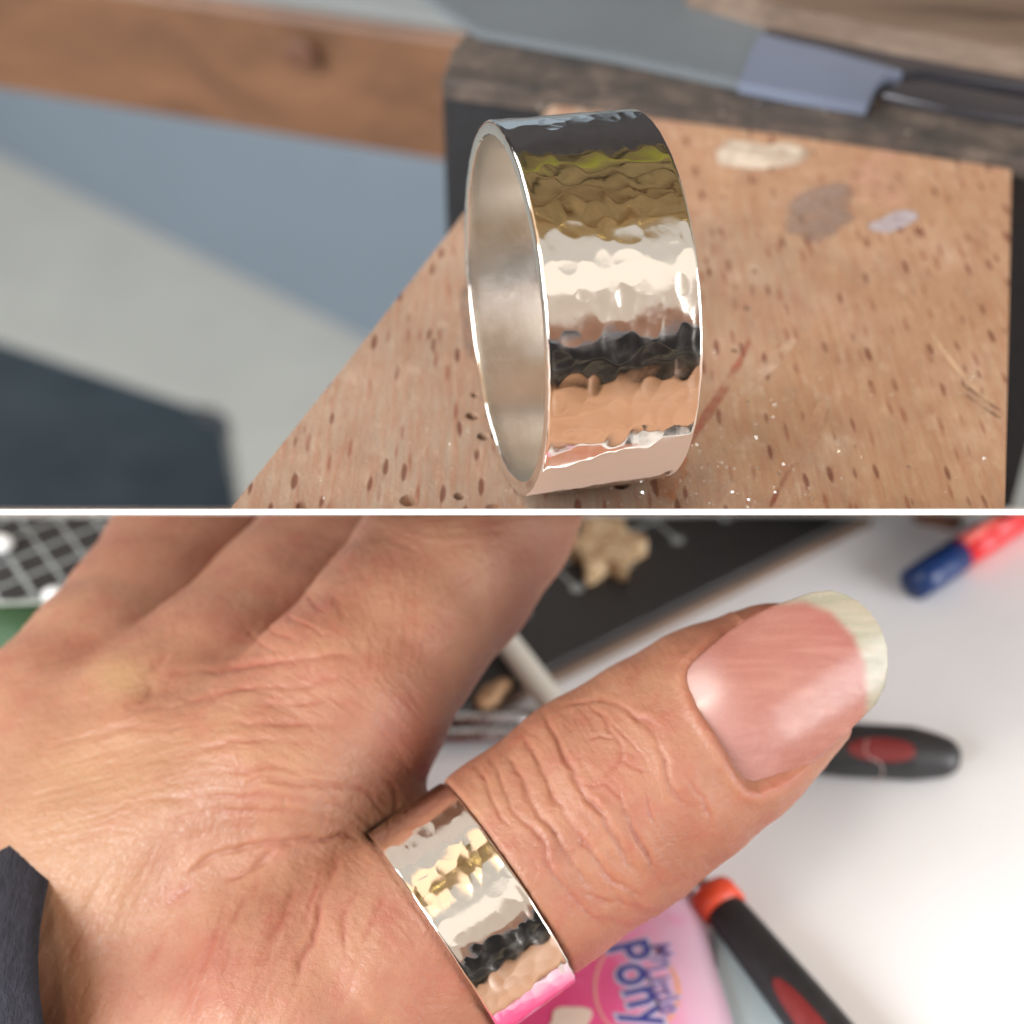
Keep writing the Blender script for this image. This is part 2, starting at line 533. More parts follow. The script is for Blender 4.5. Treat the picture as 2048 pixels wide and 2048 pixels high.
tag(sheet, 'thin white card standing between the bench pin and the white worktop', 'card sheet', kind='structure')

# ------------------------------------------------------------------ UPPER SET-UP
# bench pin: beech wedge with drilled pits
pin_pts = [(460, 1018), (684, 738), (923, 433), (1085, 232), (1120, 188), (1145, 169), (1180, 166), (1594, 226), (1990, 299), (2016, 306), (2023, 330), (2018, 620), (2010, 1018)]
bm = bmesh.new()
top = [on(x, y, PZ) for x, y in pin_pts]
low = []
for p, (x, y) in zip(top, pin_pts):
    q = p + Vector((0, 0, -.006))
    if y > 1000: q = q + Vector((0, .006 / math.tan(TH), 0))       # follows the sheet's slope
    low.append(q)
prism(bm, top, bottom=low)
pin_me = from_bm(bm)
holes = [(949, 790, 8), (944, 832, 13), (966, 873, 12), (1002, 895, 9), (817, 1001, 18), (918, 992, 12), (986, 1016, 14), (604, 1012, 13),
         (1243, 967, 17), (1370, 577, 8), (1367, 606, 5), (1512, 541, 8), (1495, 615, 9), (1471, 700, 8), (1180, 968, 6)]
bc = bmesh.new()
for (x, y, r) in holes:
    c = on(x, y, PZ)
    rr = r * (c - Vector(cam.location)).length * 1000 / FPX * .001
    mat = Matrix.Translation(c + Vector((0, 0, -.0012))) @ Matrix.Rotation(rnd.uniform(0, 1), 4, 'Z') @ Matrix.Scale(rnd.uniform(.85, 1.15), 4, (1, 0, 0))
    bmesh.ops.create_cone(bc, segments=14, radius1=rr * .55, radius2=rr * 1.12, depth=.0030, cap_ends=True, matrix=mat)
cut_me = from_bm(bc)
pin = bpy.data.objects.new('bench_pin', pin_me); COL.objects.link(pin)
cut = bpy.data.objects.new('cutter', cut_me); COL.objects.link(cut)
md = pin.modifiers.new('b', 'BOOLEAN'); md.object = cut; md.operation = 'DIFFERENCE'; md.solver = 'EXACT'
dg = bpy.context.evaluated_depsgraph_get()
me2 = bpy.data.meshes.new_from_object(pin.evaluated_get(dg))
bpy.data.objects.remove(cut); bpy.data.objects.remove(pin)
me2.materials.clear()
pin = empty('bench_pin', on(1400, 700, PZ), label='worn beech bench pin with drilled pits and dried glue, under the standing ring', cat='bench pin')
o = link('wooden_block', me2, PIN, pin)
# soften the sawn edges a touch
bv = o.modifiers.new('bevel', 'BEVEL'); bv.width = .00035; bv.segments = 2; bv.limit_method = 'ANGLE'; bv.angle_limit = math.radians(50)

def film(name, px, z, t, mat, parent=None, seed=1, **kw):
    """thin dried film: an irregular low mound on the level z"""
    n = len(px)
    c = np.mean(np.array(px), axis=0)
    V, Fc = [], []
    rings = [(1.0, 0.02), (.93, .55), (.75, .9), (.4, 1.0)]
    r_ = random.Random(seed)
    for s, h in rings:
        for p in px:
            q = on(c[0] + (p[0] - c[0]) * s, c[1] + (p[1] - c[1]) * s, z)
            V.append(q + Vector((0, 0, t * h * r_.uniform(.75, 1.1))))
    V.append(on(c[0], c[1], z) + Vector((0, 0, t)))
    for k in range(len(rings) - 1):
        for i in range(n):
            Fc.append((k * n + i, k * n + (i + 1) % n, (k + 1) * n + (i + 1) % n, (k + 1) * n + i))
    k = len(rings) - 1
    for i in range(n): Fc.append((k * n + i, k * n + (i + 1) % n, len(V) - 1))
    me = mesh_from(V, Fc)
    a = me.attributes.new('body', 'FLOAT', 'POINT')
    a.data.foreach_set('value', np.array([0.0] * n + [.45] * n + [.9] * n + [1.0] * (n + 1), dtype=np.float32))
    return tag(link(name, me, mat, parent, True), **kw)

def glue_mat(name, col, alpha_lo, alpha_hi, soft=False):
    m = M(name)
    v = m.coord()
    m.set(Base_Color=m.ramp(m.noise(v, 500, 4), [(.3, tuple(c * .85 for c in col[:3]) + (1,)), (.7, col)]), Roughness=.45)
    bd = m.n('ShaderNodeAttribute'); bd.attribute_name = 'body'
    nn_ = m.noise(v, 900, 5, .7, .4)
    ed_ = m.step(m.math('ADD', bd.outputs['Fac'], m.math('MULTIPLY', m.math('SUBTRACT', nn_, .5), 1.6)), .10, .75) if soft else 1.0
    m.set(Alpha=m.math('MULTIPLY', m.step(m.noise(v, 420, 5, .65, .6), .36, .60, alpha_lo, alpha_hi), ed_))
    m.bump(m.noise(v, 1600, 4), .4, .0002)
    return m.m
GL1 = glue_mat('dried_glue', srgb(200, 184, 166), .55, .97, True)
GL2 = glue_mat('grey_glue_film', srgb(150, 128, 116), .35, .75, True)
GL3 = glue_mat('milky_film', srgb(180, 172, 178), .4, .9, True)
film('glue_spot', [(1432, 295), (1455, 278), (1500, 285), (1540, 290), (1580, 284), (1622, 298), (1622, 320), (1600, 330), (1560, 338), (1510, 342), (1460, 338), (1430, 330), (1425, 312)], PZ, .00022, GL1, pin, 1, label='cream dried glue patch')
film('glue_spot', blob(1640, 425, 82, 52, -.15, seed=5), PZ, .00008, GL2, pin, 2, label='thin grey glue film')
film('glue_spot', [(1728, 452), (1760, 440), (1785, 425), (1810, 418), (1838, 425), (1838, 438), (1812, 456), (1780, 467), (1745, 464)], PZ, .00018, GL3, pin, 3, label='milky glue smear')
film('glue_spot', blob(1760, 360, 62, 70, .3, seed=8), PZ, .00006, glue_mat('pink_film', srgb(204, 158, 134), .1, .55, True), pin, 4, label='pale pink glue film')
film('glue_spot', blob(940, 640, 20, 95, -.12, seed=12), PZ, .00005, glue_mat('grey_rub', srgb(140, 120, 108), .2, .55, True), pin, 5, label='grey rubbed mark')
# reddish pencil-like scores in the wood, shallow dark lines
SCORE = simple('burnt_score', srgb(150, 88, 70), .6, .2, 2500)
def score(name, pts, wpx, z, mat, parent, h=.00004):
    L = smooth_line(pts, 2)
    V, Fc = [], []
    for i, p in enumerate(L):
        t = L[min(i + 1, len(L) - 1)] - L[max(i - 1, 0)]; t /= np.linalg.norm(t); nn = np.array([-t[1], t[0]])
        ww = wpx * (.35 + .65 * math.sin(math.pi * i / (len(L) - 1))) * rnd.uniform(.7, 1.2)
        for s in (-1, 1):
            q = p + nn * s * ww / 2
            V.append(on(q[0], q[1], z) + Vector((0, 0, h)))
    for i in range(len(L) - 1): Fc.append((2 * i, 2 * i + 1, 2 * i + 3, 2 * i + 2))
    return link(name, mesh_from(V, Fc), mat, parent)
for k, (pts, ww, m_) in enumerate([
    ([(1500, 675), (1475, 735), (1440, 790), (1400, 850), (1370, 900)], 20, glue_mat('red_rub', srgb(160, 92, 72), .0, .75)),
    ([(1585, 930), (1560, 975), (1540, 1014)], 11, glue_mat('red_rub_dark', srgb(140, 78, 62), .1, .8)),
    ([(1590, 680), (1530, 740), (1480, 790)], 26, glue_mat('pale_rub', srgb(205, 172, 145), .0, .6)),
    ([(1860, 665), (1900, 720), (1940, 770), (1990, 810)], 10, glue_mat('pale_rub_thin', srgb(214, 180, 146), .1, .7)),
    ([(1925, 770), (1965, 800), (2000, 822)], 7, glue_mat('grey_score', srgb(120, 92, 74), .1, .7)),
    ([(1930, 790), (1965, 815), (2000, 838)], 6, glue_mat('grey_score_b', srgb(120, 92, 74), .1, .7)),
    ([(1650, 800), (1620, 880), (1580, 960), (1555, 1014)], 30, glue_mat('pale_rub_wide', srgb(198, 156, 126), .0, .45)),
    ([(1365, 900), (1340, 940), (1330, 1010)], 60, glue_mat('orange_rub', srgb(178, 104, 62), .0, .6))]):
    score('rubbed_mark', pts, ww, PZ, m_, pin, .00003 + .00001 * k)

# silver filings: glinting crumbs, uncountable
V, Fc = [], []
def filing(px, py, s, z):
    c = on(px, py, z) + Vector((0, 0, s * .3))
    b = len(V)
    for k in range(4):
        V.append(c + Vector((rnd.uniform(-1, 1), rnd.uniform(-1, 1), rnd.uniform(-.4, .6))) * s * 1.5)
    Fc.extend([(b, b + 1, b + 2), (b, b + 2, b + 3), (b, b + 3, b + 1), (b + 1, b + 3, b + 2)])
for _ in range(620):
    x = rnd.gauss(1400, 130); y = rnd.gauss(930, 90)
    if y > 1014 or x < 1080 and y < 985: continue
    filing(x, y, .00003 + .00008 * rnd.random() ** 3, PZ)
for _ in range(60):
    x = rnd.uniform(560, 1060); y = rnd.uniform(860, 1012)
    filing(x, y, .00003 + .00004 * rnd.random() ** 3, PZ)
for _ in range(130):
    filing(rnd.uniform(1380, 2000), rnd.uniform(560, 1012), .00003 + .00007 * rnd.random() ** 3, PZ)
o = link('silver_filings', mesh_from(V, Fc), simple('bright_filings', (.95, .93, .9, 1), .3, .02, 900, metal=1.0, bump=0))
tag(o, 'glinting silver filings scattered over the wooden bench pin', 'metal filings', kind='stuff')

# iron holder behind the pin
IRON = simple('black_iron', srgb(15, 16, 20), .65, .25, 700, bump=.3)
def mat_dusty():
    m = M('dusty_iron')
    v = m.coord()
    c = m.ramp(m.noise(v, 260, 5, .65), [(.3, srgb(36, 33, 31)), (.5, srgb(62, 53, 47)), (.72, srgb(92, 80, 70))])
    c = m.mix(m.step(m.vor(v, 380), .02, .10, .8, 0), c, srgb(170, 160, 150))
    m.set(Base_Color=c, Roughness=.75)
    m.bump(m.noise(v, 1500, 4), .5, .0003)
    return m.m
DUSTY = mat_dusty()
hold = empty('pin_holder', on(1500, 250, PZ - .03), label='black iron holder with dusty top edge behind the wooden bench pin', cat='pin holder')
ZH = PZ + .0012
hp = [(884, 158), (1100, 186), (1594, 250), (2200, 340)]
hb = [(2200, 240), (1735, 170), (1300, 96), (958, 40), (905, 96)]
front = [on(x, y, ZH) for x, y in hp]
back = [on(x, y, ZH) for x, y in hb]
bm = bmesh.new()
prism(bm, front + back, Vector((0, 0, -.002)), bevel=.0003)
link('top_plate', from_bm(bm), DUSTY, hold)
bm = bmesh.new()
fr = [p + Vector((0, .0008, -.0021)) for p in front]; bk = [p + Vector((0, 0, -.0021)) for p in back]
prism(bm, fr + bk, Vector((0, 0, -.072)))
for v_ in bm.verts: v_.co.z = max(v_.co.z, HC - v_.co.y * math.tan(TH) + .0006)
link('body', from_bm(bm), IRON, hold)

# grey steel plate and notched bar lying on the holder
def mat_plate(name, col, rough):
    m = M(name)
    v = m.coord()
    m.set(Base_Color=m.ramp(m.noise(v, 60, 4), [(.3, tuple(c * .85 for c in col[:3]) + (1,)), (.7, col)]), Roughness=rough, Metallic=.35)
    m.bump(m.noise(m.coord(scale=(1, .1, 1), rot=(0, 0, .3)), 1400, 3), .08, .0001)
    return m.m
PLATE = mat_plate('grey_steel', srgb(104, 110, 114), .6)
PLATE2 = mat_plate('blued_steel', srgb(112, 120, 138), .5)
DARKBAR = mat_plate('dark_steel', srgb(60, 58, 62), .32)
vice = empty('steel_jaw', on(1500, 100, ZH), label='grey steel jaw with a rounded notch lying across the iron holder', cat='steel jaw')
slab('plate', [(958, 58), (1240, 108), (1480, 160), (1505, 100), (1560, 30), (1400, -60), (800, -260), (700, -120), (900, 22)], ZH + .0012, .0011, PLATE, vice)
slab('jaw_face', [(1478, 162), (1600, 186), (1733, 207), (1740, 192), (1750, 172), (1764, 156), (1782, 146), (1805, 142), (1640, 95), (1520, 68), (1498, 110)], ZH + .00135, .0012, PLATE2, vice)
slab('guide_bar', [(1520, 66), (1640, 93), (1795, 140), (1850, 138), (2200, 190), (2200, 100), (1900, 60), (1700, 40), (1560, 25)], ZH + .0014, .0013, DARKBAR, vice, bevel=.0004)
slab('guide_bar', [(1765, 186), (1790, 162), (1850, 158), (2200, 222), (2200, 262), (1900, 214)], ZH + .0009, .0008, DARKBAR, vice, bevel=.0003)

# wooden bench: apron and top
def mat_plank(name, a, b, c_):
    m = M(name)
    v = m.coord(scale=(.18, 1, 1), rot=(0, 0, .25))
    n = m.noise(v, 90, 5, .6, 1.0)
    col = m.ramp(n, [(.3, a), (.5, b), (.7, c_)])
    g = m.noise(m.coord(scale=(.05, 1, 1), rot=(0, 0, .25)), 900, 4, .6)
    col = m.mix(m.step(g, .4, .7, 0, .35), col, a)
    m.set(Base_Color=col, Roughness=.55)
    m.bump(g, .3, .0003)
    return m.m
PLANK = mat_plank('pine_apron', srgb(76, 47, 26), srgb(98, 64, 38), srgb(114, 78, 50))
MOTTLE = mat_plank('stained_board', srgb(70, 56, 46), srgb(98, 80, 66), srgb(124, 106, 92))
ZB = PZ - .040
bench = empty('workbench', on(600, 60, ZB), label='pine workbench with a knotted apron board behind the iron holder', cat='workbench')
A0, A1 = on(-900, -190, ZB), on(1500, 158, ZB)
dirv = (A1 - A0).normalized(); nv_ = Vector((-dirv.y, dirv.x, 0))
bm = bmesh.new()
prism(bm, [A0, A1, A1 + nv_ * .003, A0 + nv_ * .003], Vector((0, 0, -.0225)), bevel=.0015)
link('apron_board', from_bm(bm), PLANK, bench)
bm = bmesh.new()
B0, B1 = A0 + nv_ * .0033, A1 + nv_ * .0033
prism(bm, [B0 + Vector((0, 0, .001)), B1 + Vector((0, 0, .001)), B1 + nv_ * .5 + Vector((0, 0, .001)), B0 + nv_ * .5 + Vector((0, 0, .001))], Vector((0, 0, -.018)))
link('bench_top', from_bm(bm), simple('grey_bench_paint', srgb(120, 124, 124), .6, .08, 60), bench)
kv = dirv.copy(); kc = on(592, 42, ZB) + Vector((0, 0, -.006)) - nv_ * .0003
V = [kc + kv * .0020 * math.cos(a_ * .4) + Vector((0, 0, .0017 * math.sin(a_ * .4))) for a_ in range(16)] + [kc + nv_ * .0002 + kv * .0028 * math.cos(a_ * .4) + Vector((0, 0, .0024 * math.sin(a_ * .4))) for a_ in range(16)]
link('knot', mesh_from(V, [tuple(range(16))] + [(k, (k + 1) % 16, 16 + (k + 1) % 16, 16 + k) for k in range(16)]), simple('pine_knot', srgb(84, 50, 32), .6), bench)
# stained board behind the jaw, upper right
sb = slab('stained_board', [(1380, -40), (1560, 10), (1820, 62), (2300, 150), (2300, -160), (1300, -260)], ZH + .004, .012, MOTTLE, None)
tag(sb, 'stained brown board with pale smears behind the steel jaw', 'board')

# floor, cabinet panel, stool under the bench
FL = simple('pale_floor', srgb(158, 158, 152), .6, .05, 20, bump=0)
floor = link('floor', mesh_from([(-6, -6, -.60), (6, -6, -.60), (6, 6, -.60), (-6, 6, -.60)], [(0, 1, 2, 3)]), FL)
floor['kind'] = 'structure'
ZF = -.60
C0, C1 = on(-500, 60, ZF), on(1100, 862, ZF)
dv2 = (C1 - C0).normalized(); n2 = Vector((-dv2.y, dv2.x, 0))
if n2.y < 0: n2 = -n2
bm = bmesh.new()
prism(bm, [C0 + Vector((0, 0, .8)), C1 + Vector((0, 0, .8)), C1 + n2 * .03 + Vector((0, 0, .8)), C0 + n2 * .03 + Vector((0, 0, .8))], Vector((0, 0, -.8)))
cb = link('cabinet_panel', from_bm(bm), simple('blue_grey_paint', srgb(118, 131, 143), .5, .04, 12, bump=0))
tag(cb, 'pale blue grey cabinet panel standing on the floor under the workbench', 'cabinet panel')
st = empty('stool', on(200, 900, -.55), label='dark padded stool with a square corner below the wooden bench pin', cat='stool')
ZS = -.13
NAVY_SEAT = simple('dark_vinyl', srgb(38, 48, 54), .45, .15, 60)
pts = round_poly([(-300, 585), (440, 832), (500, 1150), (-300, 1300)], 60)
bm = bmesh.new()
prism(bm, [on(x, y, ZS) for x, y in pts], Vector((0, 0, -.04)), bevel=.004)
link('seat', from_bm(bm), NAVY_SEAT, st)
for (x, y) in ((380, 860), (-200, 700)):
    p = on(x, y, ZS - .041)
    link('leg', tube([p, Vector((p.x, p.y, ZF))], [.012, .012], 12, up=Vector((0, 1, 0))), STEEL, st)

# unseen boxes added for the dark and tan bands mirrored in the silver
case = slab('reflection_box', [(0, 0), (1, 0), (1, 1)], 0, .001, BLACK_RUB) if False else None
bm = bmesh.new()
bmesh.ops.create_cube(bm, size=1, matrix=Matrix.Translation((.0, -.21, .066)) @ Matrix.Diagonal((.42, .12, .128, 1)))
bmesh.ops.bevel(bm, geom=bm.edges[:], offset=.008, segments=3, affect='EDGES')
case = empty('reflection_box', (.0, -.21, .002), label='unseen dark box added in front of the worktop for the dark band mirrored in the silver', cat='reflection box')
link('reflection_shell', from_bm(bm), simple('slate_reflection', srgb(44, 46, 52), .45, .2, 60), case)
for z_, m_ in ((.122, 'pale_bar'), (.060, 'grey_bar'), (.022, 'sage_bar')):  # pale bars added for the light lines in the mirrored dark band
    bm = bmesh.new(); bmesh.ops.create_cube(bm, size=1, matrix=Matrix.Translation((0, -.149, z_)) @ Matrix.Diagonal((.40, .004, .008 if z_ > .1 else .004, 1)))
    link('reflection_bar', from_bm(bm), simple(m_, srgb(170, 184, 200) if z_ > .1 else srgb(140, 142, 128), .5), case)
bm = bmesh.new(); bmesh.ops.create_cube(bm, size=1, matrix=Matrix.Translation((.0, -.40, .137)) @ Matrix.Diagonal((.7, .08, .27, 1)))
bmesh.ops.bevel(bm, geom=bm.edges[:], offset=.006, segments=2, affect='EDGES')
tc = link('reflection_block', from_bm(bm), simple('pinkish_tan', srgb(196, 152, 128), .8, .2, 30))  # block added for the pinkish band above the dark one in the ring
tag(tc, 'unseen pinkish tan block added behind the dark box for the ring to mirror', 'reflection_block')
link('reflection_handle', tube([Vector((-.06, -.21, .128)), Vector((-.055, -.21, .145)), Vector((.055, -.21, .145)), Vector((.06, -.21, .128))], [.004] * 4, 10, up=Vector((0, 1, 0))), STEEL, case)

# ------------------------------------------------------------------ LOWER SET-UP: white worktop
YT = TABLE_D * CT * .001
bm = bmesh.new()
edge_y = YT - .0004
prism(bm, [Vector((-.35, .0522, 0)), Vector((.35, .0522, 0)), Vector((.35, edge_y, 0)), Vector((-.35, edge_y, 0))], Vector((0, 0, -.018)))
tt = link('worktop', from_bm(bm), WHITE)
tag(tt, 'white laminate worktop under the hand and the tools', 'worktop', kind='structure')

fbm = bmesh.new()
prism(fbm, [Vector((-.6, -.55, .002)), Vector((.6, -.55, .002)), Vector((.6, .052, .002)), Vector((-.6, .052, .002))], Vector((0, 0, -.02)), bevel=.001)
fb = link('reflection_board', from_bm(fbm), mat_plank('beech_reflection', srgb(150, 108, 80), srgb(178, 134, 102), srgb(196, 154, 122)))  # unseen board added so the ring's lower half mirrors wood
tag(fb, 'unseen wood board added in front of the white worktop for the ring to mirror', 'board')
# unseen olive panel added overhead for the upper half of the standing ring to mirror
shf = empty('reflection_panel', (0, .38, .56), label='unseen olive brown panel with coloured strips, added high above the bench for the ring to mirror', cat='reflection_panel')
bm = bmesh.new(); bmesh.ops.create_cube(bm, size=1, matrix=Matrix.Translation((.45, .29, .57)) @ Matrix.Diagonal((1.2, .64, .02, 1)))
link('board', from_bm(bm), mat_plank('olive_reflection', srgb(150, 136, 92), srgb(190, 170, 122), srgb(220, 196, 146)), shf)  # body of the unseen panel added for the ring to mirror
for y_, w_, m_ in ((.47, .022, simple('lime_strip', srgb(190, 200, 70), .5, .1, 80)), (.55, .03, simple('black_reflection_strip', srgb(20, 20, 22), .5)), (.40, .012, simple('dark_reflection_strip', srgb(50, 42, 26), .5)), (.30, .016, simple('dark_reflection_strip_b', srgb(66, 52, 32), .5)), (.16, .014, simple('brown_reflection_strip_b', srgb(110, 80, 40), .5)), (.06, .010, simple('ochre_batten', srgb(150, 116, 60), .5)), (.22, .010, simple('brown_batten', srgb(90, 50, 30), .5))):
    bm = bmesh.new(); bmesh.ops.create_cube(bm, size=1, matrix=Matrix.Translation((.45, y_, .5555)) @ Matrix.Diagonal((1.18, w_, .008, 1)))
    link('reflection_strip', from_bm(bm), m_, shf)
for k in range(9):  # golden balls added as glints for the ring to mirror
    bm = bmesh.new(); bmesh.ops.create_uvsphere(bm, u_segments=16, v_segments=10, radius=.011, matrix=Matrix.Translation((-.11 + k * .11, .02 + .04 * ((k * 7) % 3), .548)))
    link('reflection_knob', from_bm(bm), BRASS, shf, True)
bwl = mesh_from([(-1.6, 1.6, -.6), (1.6, 1.6, -.6), (1.6, 1.6, 1.8), (-1.6, 1.6, 1.8)], [(0, 1, 2, 3)])
bwo = link('back_wall', bwl, simple('umber_wall', srgb(48, 46, 50), .8, .3, 4, bump=0)); bwo['kind'] = 'structure'
lwl = mesh_from([(-1.6, -1.6, -.6), (-1.6, 1.6, -.6), (-1.6, 1.6, 1.8), (-1.6, -1.6, 1.8)], [(0, 1, 2, 3)])
lwo = link('side_wall', lwl, simple('tan_wall', srgb(150, 126, 104), .8, .15, 4, bump=0)); lwo['kind'] = 'structure'
fwl = mesh_from([(-1.6, -1.75, -.6), (1.6, -1.75, -.6), (1.6, -1.75, 1.8), (-1.6, -1.75, 1.8)], [(0, 1, 2, 3)])
fwo = link('front_wall', fwl, simple('lilac_brown_wall', srgb(140, 122, 114), .8, .15, 4, bump=0)); fwo['kind'] = 'structure'
# cutting mat
mat_o = empty('cutting_mat', on(1200, 1150, 0), label='charcoal cutting mat with pale grid lines behind the fingers', cat='cutting mat')
MT = .0022
E0, E1 = on(1740, 1016, MT), on(900, 1432, MT)
ed = (E1 - E0); ed.z = 0; ed.normalize()
nn = Vector((-ed.y, ed.x, 0))
if nn.y < 0: nn = -nn
def mpt(a, b, z=MT):                 # a along the edge towards lower left, b inwards (metres), clipped to the sheet
    p = Vector((E0.x, E0.y, 0)) + ed * a + nn * b
    return Vector((p.x, p.y, z))
def clip_y(poly, ymax):
    out = []
    for i in range(len(poly)):
        a, b = poly[i], poly[(i + 1) % len(poly)]
        ia, ib = a.y <= ymax, b.y <= ymax
        if ia: out.append(a)
        if ia != ib:
            t = (ymax - a.y) / (b.y - a.y); out.append(a + (b - a) * t)
    return out
# the sheet crosses the level z at y = (HC - z)/tan
def ylim(z): return (HC - z) / math.tan(TH) - .0006
bm = bmesh.new()
mp_ = clip_y([mpt(-.05, 0), mpt(.16, 0), mpt(.16, .2), mpt(-.05, .2)], ylim(MT))
prism(bm, mp_, Vector((0, 0, -MT + .0001)), bevel=.0003)
link('base', from_bm(bm), MATB, mat_o)
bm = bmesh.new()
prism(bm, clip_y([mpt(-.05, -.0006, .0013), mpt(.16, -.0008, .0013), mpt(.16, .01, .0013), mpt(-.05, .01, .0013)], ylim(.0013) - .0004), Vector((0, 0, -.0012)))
link('edge_shadow', from_bm(bm), simple('tan_shadow', srgb(126, 106, 92), .8, .1, 300), mat_o)  # tan strip standing in for the brown shadow along the mat's edge
GRID = simple('pale_grid_ink', srgb(150, 154, 152), .6, .05, 500, bump=0)
V, Fc = [], []
def strip(a0, b0, a1, b1, wd):
    p, q = mpt(a0, b0, MT + .00004), mpt(a1, b1, MT + .00004)
    t = (q - p).normalized(); s = Vector((-t.y, t.x, 0)) * wd / 2
    pl = clip_y([p - s, q - s, q + s, p + s], ylim(MT) - .0001)
    if len(pl) < 3: return
    b = len(V); V.extend(pl); Fc.append(tuple(range(b, b + len(pl))))
GS = .0034; G0 = .0118
for k in range(0, 34):
    strip(-.05, G0 + k * GS, .16, G0 + k * GS, .00052 if k % 4 == 0 else .00038)
for k in range(-14, 48):
    strip(k * GS + .0008, G0 - (.0036 if k % 2 == 0 else .0), k * GS + .0008, .12, .00052 if k % 4 == 0 else .00038)
g = link('grid_print', mesh_from(V, Fc), GRID, mat_o); g['kind'] = 'stuff'
V, Fc = [], []
for k in range(-14, 48, 2):
    c = mpt(k * GS + .0008, G0 - .0040, MT + .00006)
    if c.y > ylim(MT): continue
    b = len(V)
    for i in range(8): V.append(c + Vector((math.cos(i * .785), math.sin(i * .785), 0)) * .00075)
    Fc.append(tuple(range(b, b + 8)))
g = link('scale_print', mesh_from(V, Fc), GRID, mat_o); g['kind'] = 'stuff'

# white beads on the mat
BEAD = simple('white_bead', (.85, .85, .83, 1), .3, .03, 300)
def ball(name, px, py, z, r, mat, flat=.8):
    bm = bmesh.new()
    bmesh.ops.create_uvsphere(bm, u_segments=20, v_segments=12, radius=r)
    c = on(px, py, z + r * flat)
    for v in bm.verts:
        f = 1 + .08 * math.sin(v.co.x / r * 3 + px) + .06 * math.cos(v.co.y / r * 4)
        v.co = Vector((v.co.x * f, v.co.y * f, v.co.z * flat)) + c
    return link(name, from_bm(bm), mat, None, True)
tag(ball('bead', -2, 1088, MT, .0014, BEAD), 'white bead at the frame edge, higher of the two on the cutting mat', 'bead', 'white beads on the cutting mat')
tag(ball('bead', 110, 1194, MT, .0013, BEAD), 'white bead touching the fingers, lower of the two on the cutting mat', 'bead', 'white beads on the cutting mat')

# green lid with a pale rim
lid = empty('green_lid', on(40, 1260, MT), label='small green lid with a pale rim lying beside the knuckles', cat='lid')
gp = round_poly([(-90, 1212), (150, 1206), (170, 1300), (60, 1350), (15, 1300), (-40, 1320)], 38)
slab('disc', gp, MT + .0030, .0028, simple('green_plastic', srgb(34, 66, 30), .6, .1, 200, bump=.05), lid, bevel=.0006, smooth=True)
cg = np.mean(np.array(gp), axis=0)
slab('rim', [tuple(cg + (np.array(p) - cg) * 1.10) for p in gp], MT + .0018, .0017, simple('pale_plastic', srgb(190, 200, 190), .4, .05, 200), lid, bevel=.0004)

# small wooden flower charm
fl = []
for i in range(40):
    a = 2 * math.pi * i / 40
    r = 56 * (1 + .24 * math.cos(6 * a + .4)) * (1 + .10 * math.sin(3 * a + 1)) * rnd.uniform(.93, 1.07)
    fl.append((1212 + r * 1.12 * math.cos(a), 1080 + r * .95 * math.sin(a)))
charm = empty('wooden_charm', on(1212, 1080, MT), label='pale wooden flower charm lying on the cutting mat', cat='charm')
m = M('speckled_plywood'); v = m.coord()
c = m.ramp(m.noise(v, 700, 4, .7), [(.36, srgb(150, 112, 78)), (.5, srgb(190, 156, 116)), (.66, srgb(226, 206, 172))])
m.set(Base_Color=c, Roughness=.6); m.bump(m.noise(v, 1500, 3), .3, .0003)
cb_, ch_ = 0, 0
pl_ = clip_y([on(x, y, MT + .0022) for x, y in fl], ylim(MT + .0022))
bm = bmesh.new(); prism(bm, pl_, Vector((0, 0, -.0021)), bevel=.0003)
link('petals', from_bm(bm), m.m, charm)
# cream plastic stick, steel rods, brown crumb
stick = empty('plastic_stick', on(1050, 1330, .001), label='cream plastic stick lying across the cutting mat edge behind the thumb', cat='stick')
CREAM = simple('cream_plastic', srgb(214, 210, 198), .4, .04, 300)
P = [on(975, 1225, .0042), on(1010, 1278, .0040), on(1060, 1345, .0036), on(1120, 1425, .0030), on(1180, 1500, .0022)]
link('shaft', tube(P, [.0010, .0013, .0014, .0014, .0012], 14, .7), CREAM, stick, True)
link('tip', tube([on(968, 1212, .0043), on(975, 1225, .0042)], [.0004, .0010], 12, .7), CREAM, stick, True)
for yy, lab in ((1440, 'thin steel rod behind the thumb knuckle, the one nearer the cutting mat'), (1472, 'thin steel rod behind the thumb knuckle, the one farther from the cutting mat')):
    r0, r1 = on(780, yy + 6, .0012), on(1180, yy - 4, .0012)
    rod = empty('steel_rod', on(980, yy, 0), label=lab, cat='rod', group='thin steel rods on the white worktop')
    link('rod', tube([r0, (r0 + r1) / 2, r1], [.0009, .0009, .0009], 12), STEEL, rod, True)
    link('tip', tube([r1, r1 + (r1 - r0).normalized() * .003], [.0009, .0002], 12), STEEL, rod, True)
o = film('leather_scrap', blob(985, 1392, 42, 17, -.5, seed=9), MT, .0012, simple('tan_scrap', srgb(168, 132, 98), .7, .25, 900), None, 2,
     label='small tan scrap on the cutting mat edge between finger and thumb', cat='scrap')

